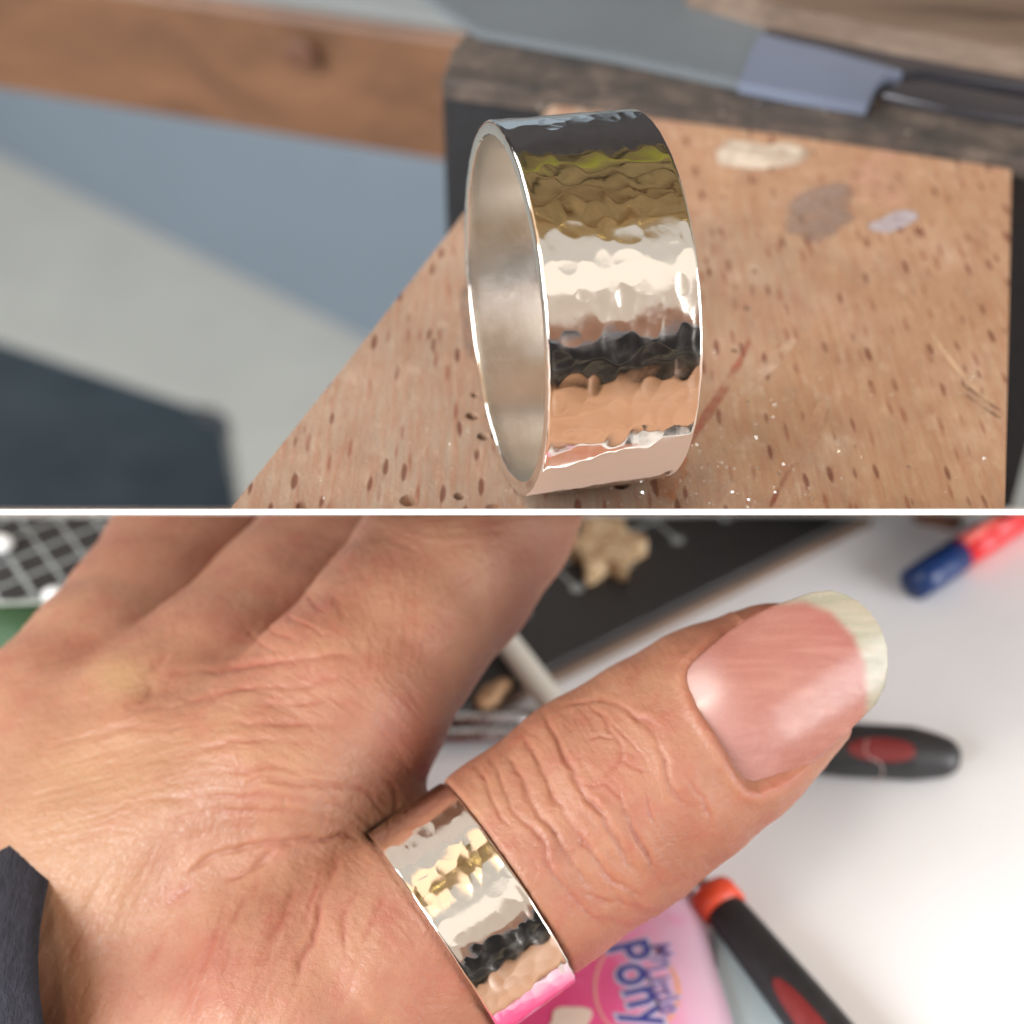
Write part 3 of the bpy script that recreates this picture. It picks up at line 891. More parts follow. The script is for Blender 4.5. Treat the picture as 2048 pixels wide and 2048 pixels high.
# red and blue pencil
pen = empty('pencil', on(1900, 1120, .003), label='red pencil with a dark blue end at the upper right of the white worktop', cat='pencil')
PR = .0019
p0, p1 = on(1834, 1164, PR), on(1917, 1110, PR)
dp = (p1 - p0).normalized()
def ptube(a, b, r, mat, name, n=2, smooth=True, radii=None, seg=18):
    pts = [p0 + dp * (a + (b - a) * k / n) for k in range(n + 1)]
    return link(name, tube(pts, radii or [r] * (n + 1), seg), mat, pen, smooth)
BLUEP = simple('navy_lacquer', srgb(22, 52, 104), .3, .08, 600, bump=.05)
REDP = simple('red_lacquer', srgb(224, 46, 52), .3, .05, 600, bump=.05)
L1 = (p1 - p0).length
ptube(-.0006, L1, PR, BLUEP, 'cap', 3, True, [PR * .96, PR, PR, PR])
lim = L1
tmax = (ylim(PR * 2) - p0.y) / dp.y - .001
bar = ptube(L1, tmax + .012, PR * .94, REDP, 'barrel', 4)
for v_ in bar.data.vertices: v_.co.y = min(v_.co.y, ylim(v_.co.z) + .0003)
rib = tube([p0 + dp * (L1 + .0004) + Vector((.0019, .0019, .0) ) * .0 + Vector((0, 0, PR * .94)), p0 + dp * tmax + Vector((0, 0, PR * .94))], [.0006, .0006], 8)
link('stripe', rib, simple('pale_red_lacquer', srgb(240, 120, 110), .3, .05, 600), pen, True)
# brown scrap near the top edge
film('leather_scrap', [(x, y) for x, y in blob(1878, 1046, 46, 13, .1, seed=21)], 0, .0010, simple('umber_scrap', srgb(128, 92, 74), .7, .2, 900), None, 4,
     label='brown scrap above the blue end of the pencil', cat='scrap')

# gravers: black handles with red inlays
def handle(name, label, path, radii, inlay, collar=None, shaft=None, squash=.9):
    g = empty(name, path[0].copy(), label=label, cat='hand tool', group='black and red tool handles on the white worktop')
    L = smooth_line([tuple(p) for p in path], 3)
    rr = np.interp(np.linspace(0, 1, len(L)), np.linspace(0, 1, len(radii)), radii)
    link('grip', tube([Vector(p) for p in L], list(rr), 24, squash), BLACK_RUB, g, True)
    # red inlay: raised oval riding on the grip's upper side
    (i0, i1, wd) = inlay
    V, Fc = [], []
    nA, nB = 24, 11
    for a in range(nA + 1):
        ta = a / nA; s = i0 + (i1 - i0) * ta
        k = s * (len(L) - 1); k0 = int(min(k, len(L) - 2)); f = k - k0
        c = Vector(L[k0] * (1 - f) + L[k0 + 1] * f); r = float(rr[k0] * (1 - f) + rr[k0 + 1] * f)
        t = Vector(L[min(k0 + 1, len(L) - 1)] - L[max(k0 - 1, 0)]).normalized()
        sd = t.cross(Vector((0, 0, 1))).normalized(); up = sd.cross(t).normalized()
        half = wd * math.sqrt(max(0.0, 1 - (2 * ta - 1) ** 2)) + .02
        for b in range(nB):
            an = math.pi / 2 - .62 + half * (2 * b / (nB - 1) - 1)
            lift = 1.02 + .03 * (1 - (2 * b / (nB - 1) - 1) ** 2)
            V.append(c + sd * math.cos(an) * r * lift + up * math.sin(an) * r * squash * lift)
    for a in range(nA):
        for b in range(nB - 1):
            Fc.append((a * nB + b, a * nB + b + 1, (a + 1) * nB + b + 1, (a + 1) * nB + b))
    link('inlay', mesh_from(V, Fc), RED_RUB, g, True)
    if collar:
        link('collar', tube(collar[0], collar[1], 24, squash), ORANGE_RED, g, True)
    if shaft:
        link('shaft', tube(shaft[0], shaft[1], 12), STEEL, g, True)
    return g
hz = .0026
hpth = [on(1440, 1478, hz), on(1560, 1492, hz), on(1700, 1500, hz), on(1820, 1506, hz), on(1890, 1514, hz), on(1921, 1519, hz)]
hr = [.0030, .0038, .0044, .0042, .0032, .0008]
hpth2 = hpth
handle('graver', 'black tool handle with red inlay pointing right from behind the thumbnail', hpth, [.0016, .0022, .0027, .0027, .0019, .0006], (.40, .60, .42))
q0, q1 = on(1449, 1818, hz), on(1780, 2230, hz)
dq = (q1 - q0).normalized()
sd_ = dq.cross(Vector((0, 0, 1))).normalized()
path = [q0, q0 + dq * .006, q0 + dq * .014, q0 + dq * .030, q0 + dq * .05]
handle('graver', 'black tool handle with orange red collar beside the pink packet', path, [.0017, .0020, .0024, .0025, .0025], (.36, .62, .42),
       collar=([q0 - dq * .0022, q0 - dq * .0018, q0 + dq * .0001], [.0019, .0021, .0021]),
       shaft=([q0 - dq * .016, q0 - dq * .0021], [.0005, .0006]))

FIB = simple('pale_fibre', srgb(190, 170, 165), .7, .05, 300)
fp = [on(x, y, .0068 + .0006 * math.sin(k)) for k, (x, y) in enumerate([(1735, 1480), (1728, 1500), (1738, 1516), (1758, 1522), (1768, 1540), (1762, 1556), (1748, 1566)])]
fo = link('fibre', tube([Vector(p) for p in smooth_line([tuple(p) for p in fp], 2)], [.00005] * len(smooth_line([tuple(p) for p in fp], 2)), 5), FIB)
tag(fo, 'fine curled fibre lying over the black handle beside the thumbnail', 'fibre')
# pale blue card strip and pink packet
bluec = slab('card_strip', [(1425, 1840), (1450, 1862), (1640, 2160), (1520, 2160), (1440, 1990)], .0014, .0012, simple('pale_blue_card', srgb(184, 204, 212), .5, .03, 100), None)
tag(bluec, 'pale blue card strip between the pink packet and the black tool handle', 'card strip')
pk = empty('sweet_packet', on(1250, 1980, .002), label='pink printed packet with blue lettering under the thumb', cat='packet')
PKZ = .0032
u_ax = (on(1440, 1900, PKZ) - on(1440 + 43, 2048, PKZ))         # along right edge, upwards in the picture
kx = on(1403, 1822, PKZ); kx2 = on(1478, 2070, PKZ)
ey = (kx2 - kx).normalized()                                    # reading direction of the lettering
ex = Vector((-ey.y, ey.x, 0))                                   # towards ... the letter tops
if ex.x < 0: ex = -ex
def pkp(u, v, z=PKZ): return Vector((kx.x, kx.y, 0)) + ey * u + (-ex) * v + Vector((0, 0, z))
def mat_packet():
    m = M('pink_print')
    v = m.coord()
    rot = m.n('ShaderNodeVectorMath'); rot.operation = 'DOT_PRODUCT'
    m.l(v, rot.inputs[0]); rot.inputs[1].default_value = tuple(-ex)
    n = m.noise(v, 140, 3)
    s = m.math('ADD', rot.outputs['Value'], m.math('MULTIPLY', m.math('SUBTRACT', n, .5), .006))
    base = float((-ex).dot(Vector((kx.x, kx.y, 0))))
    c = m.ramp(m.step(s, base, base + .0135), [(.0, srgb(226, 196, 216)), (.25, srgb(232, 186, 212)), (.5, srgb(240, 150, 190)), (.68, srgb(240, 104, 158)), (1, srgb(238, 84, 142))])
    c = m.mix(m.step(m.noise(m.coord(loc=(1, 2, 0)), 170, 2), .56, .64, 0, .8), c, srgb(240, 160, 200))
    m.set(Base_Color=c, Roughness=.32)
    m.bump(m.noise(v, 90, 2), .25, .0012)
    return m.m
PKM = mat_packet()
# pillowed pouch
V, Fc = [], []
nu_, nv2 = 34, 26
for i in range(nu_ + 1):
    for j in range(nv2 + 1):
        u_, v_ = -.010 + .045 * i / nu_, .040 * j / nv2
        e = min(u_ + .010, .035 - u_, v_, .040 - v_)
        h = .0024 + .0008 * (1 - math.exp(-max(e, 0) / .0006)) + .00006 * math.sin(u_ * 900 + j) * (e < .002)
        V.append(pkp(u_, v_, h))
for i in range(nu_):
    for j in range(nv2):
        a = i * (nv2 + 1) + j
        Fc.append((a, a + 1, a + nv2 + 2, a + nv2 + 1))
b = len(V)
for p in list(V): V.append(Vector((p.x, p.y, .0002)))
for f in list(Fc): Fc.append(tuple(b + i for i in f[::-1]))
ring_i = [i * (nv2 + 1) for i in range(nu_ + 1)] + [nu_ * (nv2 + 1) + j for j in range(1, nv2 + 1)] + [i * (nv2 + 1) + nv2 for i in range(nu_ - 1, -1, -1)] + [j for j in range(nv2 - 1, 0, -1)]
for k in range(len(ring_i)):
    a, c = ring_i[k], ring_i[(k + 1) % len(ring_i)]
    Fc.append((a, c, b + c, b + a))
bm = bmesh.new(); bm.from_mesh(mesh_from(V, Fc))
link('card', from_bm(bm), PKM, pk, True)

def text(s, size, px, py, mat, name='lettering', bold=.0, rotate=0.0, dz=.00006, shear=0.0):
    cu = bpy.data.curves.new('t', 'FONT')
    cu.body = s; cu.size = size; cu.align_x = 'LEFT'; cu.align_y = 'BOTTOM_BASELINE'
    cu.offset = bold; cu.extrude = 0; cu.shear = shear; cu.space_character = 1.06
    o = bpy.data.objects.new('t', cu); COL.objects.link(o)
    dg = bpy.context.evaluated_depsgraph_get()
    me = bpy.data.meshes.new_from_object(o.evaluated_get(dg))
    bpy.data.objects.remove(o)
    base = on(px, py, PKZ)
    dx = (ey * math.cos(rotate) + ex * math.sin(rotate)); dy = (ex * math.cos(rotate) - ey * math.sin(rotate))
    for v in me.vertices:
        p = base + dx * v.co.x * .80 + dy * v.co.y
        v.co = Vector((p.x, p.y, PKZ + dz))
    return link(name, me, mat, pk)
INK = simple('blue_ink', srgb(66, 72, 150), .4, .05, 900, bump=0)
INK2 = simple('violet_ink', srgb(140, 112, 176), .4, .05, 900, bump=0)
PALE = simple('pale_outline_ink', srgb(206, 196, 226), .4, .05, 900, bump=0)
# the swirl behind the words
def arc(name, cx, cy, rx, ry, a0, a1, wpx, mat, dz):
    V, Fc = [], []
    n = 40
    for i in range(n + 1):
        a = a0 + (a1 - a0) * i / n
        ww = wpx * (.3 + .7 * math.sin(math.pi * i / n))
        for s in (-1, 1):
            V.append(on(cx + (rx + s * ww / 2) * math.cos(a), cy + (ry + s * ww / 2) * math.sin(a), PKZ + dz))
    for i in range(n): Fc.append((2 * i, 2 * i + 1, 2 * i + 3, 2 * i + 2))
    return link(name, mesh_from(V, Fc), mat, pk)
arc('swirl_print', 1260, 1975, 70, 92, math.radians(100), math.radians(300), 7, simple('peach_ink', srgb(244, 170, 160), .4), .00003)
arc('swirl_print', 1285, 1985, 72, 80, math.radians(-60), math.radians(80), 9, simple('orange_ink', srgb(246, 176, 130), .4), .00003)
for dz, bold, m_ in ((.00005, .00034, PALE), (.00009, .00006, INK)):
    text('Pony', .0050, 1213, 1892, m_, bold=bold, rotate=.10, dz=dz)
for dz, bold, m_ in ((.00005, .00020, PALE), (.00009, .00003, INK2)):
    text('My', .0021, 1305, 1890, m_, bold=bold, rotate=.0, dz=dz)
    text('Little', .0026, 1290, 1938, m_, bold=bold, rotate=.10, dz=dz)
slab('cream_patch', blob(1140, 2040, 44, 28, -.4, seed=31), PKZ + .00008, .00004, simple('cream_print', srgb(244, 222, 206), .4, .06, 300), pk)

# ------------------------------------------------------------------ HAND
def rc(P, a, b, ra, rb):
    a = np.array(a); b = np.array(b)
    ab = b - a; t = np.clip(((P - a) @ ab) / (ab @ ab), 0, 1)
    q = P - a - t[:, None] * ab
    return np.sqrt((q * q).sum(1)) - (ra + (rb - ra) * t)
def smin(a, b, k):
    h = np.clip(.5 + .5 * (b - a) / k, 0, 1)
    return b * (1 - h) + a * h - k * h * (1 - h)
def chain(P, pts, k):
    d = None
    for (x0, y0, d0, r0), (x1, y1, d1, r1) in zip(pts[:-1], pts[1:]):
        e = rc(P, camp(x0, y0, d0), camp(x1, y1, d1), r0 / FPX * d0, r1 / FPX * d1)
        d = e if d is None else smin(d, e, k)
    return d
THUMB = [(760, 1940, 117.6, 238), (940, 1816, 118.0, 220), (1050, 1728, 118.8, 226), (1215, 1608, 119.6, 229), (1330, 1528, 119.6, 217), (1440, 1452, 119.8, 206), (1550, 1378, 120.2, 172), (1622, 1334, 120.6, 104)]
TBASE = [(760, 1935, 117.6, 232), (600, 2030, 118.5, 292), (380, 2190, 122.0, 350), (-60, 2420, 128, 420)]
F1 = [(1010, 930, 139, 182), (965, 1030, 136, 184), (888, 1140, 133, 186), (790, 1265, 129.5, 184), (680, 1420, 125.5, 208), (560, 1560, 124.5, 240), (100, 1850, 129, 310), (-300, 2100, 132, 330)]
F2 = [(820, 930, 148, 158), (690, 1090, 144, 166), (575, 1225, 139, 172), (440, 1370, 133, 190), (330, 1480, 129.5, 215), (0, 1720, 131, 280), (-350, 1950, 134, 320)]
F3 = [(510, 880, 154, 158), (375, 1118, 148, 164), (300, 1235, 143, 168), (215, 1355, 137.5, 185), (130, 1470, 134, 205), (-200, 1700, 135, 260), (-500, 1900, 137, 300)]
F4 = [(520, 900, 172, 120), (400, 1120, 166, 128), (250, 1300, 156, 140), (60, 1480, 146, 170), (-400, 1800, 143, 240)]
WEB = [(810, 1650, 124.0, 70), (700, 1655, 124.0, 130), (600, 1720, 123.5, 190)]
RCL = np.array(camp(866, 1868, 117.4)); RAX = np.array(camp(1014, 1763, 118.7)) - RCL; RWID = np.linalg.norm(RAX); RAX = RAX / RWID
def hand_sdf(P):
    d1, d2, d3 = chain(P, F1, 1.2), chain(P, F2, 1.2), chain(P, F3, 1.2)
    # fingers stay apart above, flow together in the back of the hand
    X = P[:, 0] / P[:, 2] * FPX + 1024; Y = 1024 - P[:, 1] / P[:, 2] * FPX
    kk = np.clip((Y - 1215 - (X - 250) * .06) / 230, 0, 1)
    k = .22 + kk * 3.6
    d = smin(d1, d2, k); d = smin(d, d3, k)
    d = smin(d, chain(P, F4, 1.0), .35 + kk * 3.0)
    d = smin(d, chain(P, WEB, 1.0), 2.4)
    t = smin(chain(P, THUMB, .8), chain(P, TBASE, 2.0), 1.2)
    near = np.clip((X - 420) / 300, 0, 1)
    h = smin(d, t, 5.0 * (1 - near) + .9 * near)
    # the band presses into the thumb: a seat round the finger, open towards the lens
    sA = (P - RCL) @ RAX; rv = P - RCL - sA[:, None] * RAX; rr = np.linalg.norm(rv, axis=1)
    dot = -rv[:, 2] / np.maximum(rr, 1e-6)
    rmax = 8.42 + 9.5 * np.clip((dot - .0) / .4, 0, 1)
    slot = np.maximum(np.maximum(7.72 - rr, rr - rmax), np.abs(sA - RWID / 2) - (RWID / 2 + .06))
    return -smin(-h, slot, .45)

def surface_nets(f, lo, hi, h):
    n = [int((b - a) / h) + 1 for a, b in zip(lo, hi)]
    ax = [lo[i] + np.arange(n[i]) * h for i in range(3)]
    val = np.empty(n, np.float32)
    YY, ZZ = np.meshgrid(ax[1], ax[2], indexing='ij')
    step = 24
    for i in range(0, n[0], step):
        xs = ax[0][i:i + step]
        P = np.stack([np.repeat(xs, YY.size), np.tile(YY.ravel(), len(xs)), np.tile(ZZ.ravel(), len(xs))], 1)
        val[i:i + step] = f(P).reshape(len(xs), n[1], n[2])
    s = val < 0
    cells = np.zeros([k - 1 for k in n], np.int8)
    for dx in (0, 1):
        for dy in (0, 1):
            for dz in (0, 1):
                cells += s[dx:n[0] - 1 + dx, dy:n[1] - 1 + dy, dz:n[2] - 1 + dz]
    act = (cells > 0) & (cells < 8)
    idx = -np.ones(act.shape, np.int64); ijk = np.argwhere(act); idx[act] = np.arange(len(ijk))
    acc = np.zeros((len(ijk), 3)); cnt = np.zeros(len(ijk))
    corners = [(a, b, c) for a in (0, 1) for b in (0, 1) for c in (0, 1)]
    for a in corners:
        for k in range(3):
            if a[k] == 1: continue
            b = list(a); b[k] = 1
            va = val[ijk[:, 0] + a[0], ijk[:, 1] + a[1], ijk[:, 2] + a[2]]
            vb = val[ijk[:, 0] + b[0], ijk[:, 1] + b[1], ijk[:, 2] + b[2]]
            c = (va < 0) != (vb < 0)
            t = np.where(c, va / np.where(c, va - vb, 1), 0)
            p = np.tile(np.array(a, float), (len(ijk), 1)); p[:, k] = t
            acc[c] += p[c]; cnt[c] += 1
    V = (ijk + acc / cnt[:, None]) * h + np.array(lo)
    Fc = []
    for k in range(3):
        o1, o2 = [(1, 2), (2, 0), (0, 1)][k]
        sl = [slice(None)] * 3; sl2 = [slice(None)] * 3
        sl[k] = slice(0, n[k] - 1); sl2[k] = slice(1, n[k])
        cr = s[tuple(sl)] != s[tuple(sl2)]
        e = np.argwhere(cr)
        e = e[(e[:, o1] > 0) & (e[:, o2] > 0) & (e[:, o1] < n[o1] - 1) & (e[:, o2] < n[o2] - 1)]
        def g(da, db):
            q = e.copy(); q[:, o1] -= da; q[:, o2] -= db
            return idx[q[:, 0], q[:, 1], q[:, 2]]
        quad = np.stack([g(0, 0), g(1, 0), g(1, 1), g(0, 1)], 1)
        flip = s[e[:, 0], e[:, 1], e[:, 2]]
        quad[~flip] = quad[~flip][:, ::-1]
        Fc.append(quad)
    Fc = np.concatenate(Fc)
    Fc = Fc[(Fc >= 0).all(1)]
    return V, Fc

lo, hi = (-52.0, -52.0, 104.0), (24.0, 3.0, 160.0)
HV, HF = surface_nets(hand_sdf, lo, hi, .52)
HF = HF[:, ::-1]
me = np_mesh(HV, HF)
tmp = bpy.data.objects.new('tmp', me); COL.objects.link(tmp)
md = tmp.modifiers.new('s', 'SUBSURF'); md.levels = 2; md.render_levels = 2
dg = bpy.context.evaluated_depsgraph_get()
hm = bpy.data.meshes.new_from_object(tmp.evaluated_get(dg))
bpy.data.objects.remove(tmp)
nV = len(hm.vertices)
P = np.empty(nV * 3, np.float32); hm.vertices.foreach_get('co', P); P = P.reshape(-1, 3).astype(float)
# snap back to the implicit surface, and take its gradient as the normal
def grad(P, h=.15):
    g = np.empty_like(P)
    for k in range(3):
        e = np.zeros(3); e[k] = h
        g[:, k] = (hand_sdf(P + e) - hand_sdf(P - e)) / (2 * h)
    return g / (np.linalg.norm(g, axis=1)[:, None] + 1e-9)
Nn = grad(P)
P -= Nn * np.clip(hand_sdf(P), -.2, .2)[:, None]
X = P[:, 0] / P[:, 2] * FPX + 1024; Y = 1024 - P[:, 1] / P[:, 2] * FPX
Q = np.stack([X, Y], 1)
front = np.clip((-Nn[:, 2] + .15) / .35, 0, 1)        # the side that faces the light and the lens gets the creases
disp = np.zeros(nV); tone = np.zeros(nV); pale = np.zeros(nV)
Qw = Q + 9 * np.stack([vnoise(X / 60, Y / 60, 31), vnoise(X / 60, Y / 60, 32)], 1) + 3.0 * np.stack([vnoise(X / 19, Y / 19, 33), vnoise(X / 19, Y / 19, 34)], 1)
def crease(pts, wd=9.0, dp=.22, rim=.35, red=.42, taper=True):
    L = smooth_line(pts, 2)
    lo_, hi_ = L.min(0) - 80, L.max(0) + 80
    k = np.where((Q[:, 0] > lo_[0]) & (Q[:, 0] < hi_[0]) & (Q[:, 1] > lo_[1]) & (Q[:, 1] < hi_[1]))[0]
    if not len(k): return
    d, t = poly_dist(Qw[k], L)
    e = (np.sin(np.pi * np.clip(t, 0, 1)) ** .5) if taper else 1.0
    e = e * (.8 + .3 * vnoise(t * 9, t * 0 + wd, int(wd * 10) % 97))
    wd = wd * .72
    pr = -np.exp(-(d / wd) ** 2) + rim * .8 * np.exp(-((d - 2.6 * wd) / (1.7 * wd)) ** 2)
    disp[k] += .78 * dp * pr * e * front[k]
    tone[k] = np.maximum(tone[k], red * np.exp(-(d / (wd * 1.0)) ** 2) * e)
Z3 = lambda L: [(900 + x / 2.034, 1100 + y / 2.034) for x, y in L]
Z6 = lambda L: [(x / 2.147, 1550 + y / 2.147) for x, y in L]
Z1 = lambda L: [(x / 2.76, 1010 + y / 2.76) for x, y in L]
for L, wd, dp in [
    ([(405, 660), (430, 740), (480, 850), (520, 940), (560, 1020), (640, 1110), (690, 1200), (720, 1280), (790, 1330)], 8, .34),
    ([(720, 625), (790, 710), (850, 800), (885, 880), (910, 960), (950, 1040)], 7, .24),
    ([(620, 650), (640, 720), (690, 780), (700, 850), (650, 920)], 6, .14),
    ([(690, 850), (760, 900), (830, 900)], 5, .10), ([(560, 790), (620, 760), (690, 780)], 5, .10),
    ([(250, 830), (290, 930), (340, 1020), (390, 1110), (450, 1200), (520, 1290), (560, 1360)], 8, .24),
    ([(335, 800), (375, 900), (420, 1000), (480, 1090), (560, 1200), (640, 1310), (730, 1400), (830, 1420)], 8, .26),
    ([(160, 850), (215, 950), (265, 1050), (320, 1130), (380, 1220), (430, 1320), (500, 1410)], 7, .20),
    ([(90, 880), (140, 970), (190, 1050), (250, 1130)], 6, .16),
    ([(690, 1030), (735, 1120), (780, 1200), (830, 1280)], 7, .20), ([(790, 980), (825, 1050), (855, 1130)], 5, .12),
    ([(730, 1080), (760, 1160), (800, 1250), (870, 1310)], 6, .14),
    ([(400, 660), (500, 620), (620, 600), (720, 630), (820, 720), (900, 830)], 6, .12),
    ([(540, 610), (640, 680), (720, 760), (800, 870)], 5, .10),
    ([(960, 900), (1010, 990), (1045, 1060), (1050, 1130)], 6, .10),
    ([(560, 1380), (680, 1440), (800, 1470), (920, 1440)], 8, .12),
    ([(600, 1480), (720, 1520), (840, 1500)], 8, .08),
    ([(300, 740), (330, 820), (370, 880)], 6, .12), ([(470, 1380), (560, 1470), (640, 1530)], 8, .10),
    ([(640, 930), (690, 1000), (700, 1060)], 5, .12), ([(500, 900), (560, 960), (620, 960), (680, 930)], 5, .07)]:
    crease(Z3(L), wd, dp * 1.0)
for L, wd, dp in [
    ([(1455, 320), (1425, 430), (1380, 560), (1340, 700), (1290, 830), (1240, 930)], 12, .24),
    ([(1390, 360), (1370, 460), (1330, 560), (1290, 650)], 9, .10),
    ([(1270, 470), (1220, 590), (1170, 700), (1100, 800)], 11, .13),
    ([(1130, 430), (1060, 530), (990, 640), (950, 740)], 10, .14),
    ([(1000, 560), (940, 650), (900, 760), (850, 850)], 11, .12),
    ([(1560, 450), (1500, 560), (1470, 680), (1500, 780), (1450, 880)], 9, .10),
    ([(1650, 500), (1600, 620), (1560, 720)], 8, .08),
    ([(790, 440), (860, 385), (950, 340), (1060, 308), (1180, 312), (1250, 300)], 8, .26),
    ([(960, 450), (1060, 415), (1150, 360), (1210, 318)], 8, .20),
    ([(1200, 320), (1290, 285), (1370, 290), (1440, 262), (1500, 270), (1540, 285)], 7, .30),
    ([(700, 560), (760, 500), (840, 440)], 12, .08), ([(700, 640), (690, 760), (640, 850)], 12, .10),
    ([(600, 120), (900, 90), (1200, 100), (1450, 130), (1600, 190)], 9, .08),
    ([(700, 200), (950, 160), (1200, 160), (1400, 190), (1520, 240)], 9, .08),
    ([(1000, 30), (1250, 20), (1500, 60), (1650, 110), (1720, 90)], 8, .10),
    ([(1640, 0), (1690, 50), (1720, 100), (1700, 140)], 6, .16), ([(1580, 100), (1640, 140), (1680, 160)], 6, .12)]:
    crease(Z6(L), wd, dp)
for L, wd, dp in [
    ([(860, 930), (1000, 910), (1200, 920), (1450, 880), (1700, 850), (1960, 820)], 9, .18),
    ([(700, 1140), (850, 1120), (1050, 1080), (1300, 1040), (1500, 1000), (1900, 960)], 9, .12),
    ([(820, 960), (790, 930), (830, 880), (930, 800)], 12, .16), ([(690, 1130), (760, 1090), (820, 1010), (810, 960)], 12, .14),
    ([(1250, 1190), (1450, 1190), (1700, 1220), (1932, 1240)], 10, .14), ([(1450, 1100), (1700, 1080), (1960, 1100)], 10, .10),
    ([(900, 1400), (1100, 1340), (1400, 1310), (1800, 1330)], 9, .08), ([(1100, 1480), (1400, 1460), (1800, 1480)], 9, .08),
    ([(1300, 1560), (1600, 1540), (1960, 1570)], 9, .09), ([(500, 1290), (800, 1230), (1100, 1200)], 9, .07),
    ([(1660, 480), (1720, 560), (1800, 620)], 5, .10), ([(1560, 600), (1660, 680), (1800, 720)], 5, .10), ([(1480, 640), (1600, 740), (1640, 780)], 5, .10),
    ([(1360, 660), (1420, 740), (1520, 830)], 5, .09), ([(1840, 560), (1900, 640)], 5, .08)]:
    crease(Z1(L), wd, dp)
# lines flowing over the back of the hand, bending round towards the web
ang = np.radians(-14 + 26 * np.clip((X - 350) / 500, 0, 1) - 16 * np.clip((1350 - Y) / 250, 0, 1))
a_ = np.cos(ang) * X + np.sin(ang) * Y; b_ = -np.sin(ang) * X + np.cos(ang) * Y
tu = seg = None
ax_ = np.array([1628 - 940, 1330 - 1816.]); ax_ /= np.linalg.norm(ax_)
along = (X - 940) * ax_[0] + (Y - 1816) * ax_[1]; acr = -(X - 940) * ax_[1] + (Y - 1816) * ax_[0]
is_thumb = (along > 60) & (X > 860) & (Y > 1180) & (np.abs(acr) < 330) & (Y > 1400 - (X - 1000) * .8)
dor = np.where(is_thumb, 0, 1.0) * front
low_z = np.clip((Y - 1640) / 120, 0, 1) * np.clip((900 - X) / 300, 0, 1)
disp += dor * (1 - low_z) * ((.022 * vnoise(a_ / 150, b_ / 15, 1) + .015 * vnoise(a_ / 75, b_ / 8, 2)) + .085 * vnoise(a_ / 240, b_ / 70, 3))
# thenar: radial folds
a2 = X * .42 - Y * .90; b2 = X * .90 + Y * .42
disp += dor * low_z * (.036 * vnoise(a2 / 110, b2 / 22, 5) + .016 * vnoise(a2 / 60, b2 / 11, 6) + .12 * vnoise(a2 / 160, b2 / 60, 7))
# thumb: cross wrinkles
kn_ = np.exp(-((along - 330) / 210) ** 2)
disp += np.where(is_thumb, 1, 0) * front * (kn_ * (.020 * vnoise(along / 13, acr / 90, 8) + .045 * vnoise(along / 34, acr / 110, 9)) + .02 * vnoise(along / 20, acr / 20, 10))
# fine crossing lines over everything
disp += front * (.010 * vnoise(X / 7, Y / 9, 12) + .008 * vnoise((X + Y) / 7, (X - Y) / 24, 13) + .008 * vnoise((X - Y) / 7, (X + Y) / 24, 14))
ridge = lambda n, p: -(1 - np.abs(n)) ** p
disp += dor * (1 - low_z) * (.040 * ridge(vnoise(a_ / 110, b_ / 13, 41), 9) + .025 * ridge(vnoise(a_ / 60, b_ / 8, 42), 8))
disp += dor * low_z * (.040 * ridge(vnoise(a2 / 90, b2 / 16, 43), 9) + .025 * ridge(vnoise(a2 / 50, b2 / 9, 44), 8))
disp += np.where(is_thumb, 1, 0) * front * ((.25 + kn_) * .045 * ridge(vnoise(along / 15 + .4 * vnoise(X / 50, Y / 50, 46), acr / 80, 45), 9) + .02 * ridge(vnoise(along / 24, acr / 14, 47), 9))
disp += front * .014 * ridge(vnoise((X + .6 * Y) / 26, (Y - .6 * X) / 9, 48), 8)
# knuckle dips and tendons
for (cx, cy, rx, ry, amp) in [(300, 1372, 60, 34, -.35), (255, 1385, 60, 60, .22), (410, 1330, 90, 34, .2), (620, 1255, 150, 40, .15)]:
    disp += front * amp * np.exp(-((X - cx) / rx) ** 2 - ((Y - cy) / ry) ** 2)
# colour: yellowish knuckle, reddish shaded sides
pale += .7 * np.exp(-((X - 240) / 70) ** 2 - ((Y - 1350) / 45) ** 2) + .45 * np.exp(-((X - 120) / 260) ** 2 - ((Y - 1700) / 200) ** 2) + .25 * np.exp(-((X - 300) / 300) ** 2 - ((Y - 1520) / 120) ** 2)
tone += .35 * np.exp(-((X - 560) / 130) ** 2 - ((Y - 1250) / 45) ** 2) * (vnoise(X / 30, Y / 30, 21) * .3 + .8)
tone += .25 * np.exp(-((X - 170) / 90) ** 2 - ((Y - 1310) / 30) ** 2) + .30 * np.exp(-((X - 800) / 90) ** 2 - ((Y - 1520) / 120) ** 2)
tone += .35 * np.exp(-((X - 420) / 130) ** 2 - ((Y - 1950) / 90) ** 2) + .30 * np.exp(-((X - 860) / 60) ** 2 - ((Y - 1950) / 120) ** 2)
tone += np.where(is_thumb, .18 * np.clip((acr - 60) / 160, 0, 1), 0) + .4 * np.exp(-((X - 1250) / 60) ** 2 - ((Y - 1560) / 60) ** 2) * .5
tone += .18 * np.clip(vnoise(X / 55, Y / 40, 22), 0, 1)

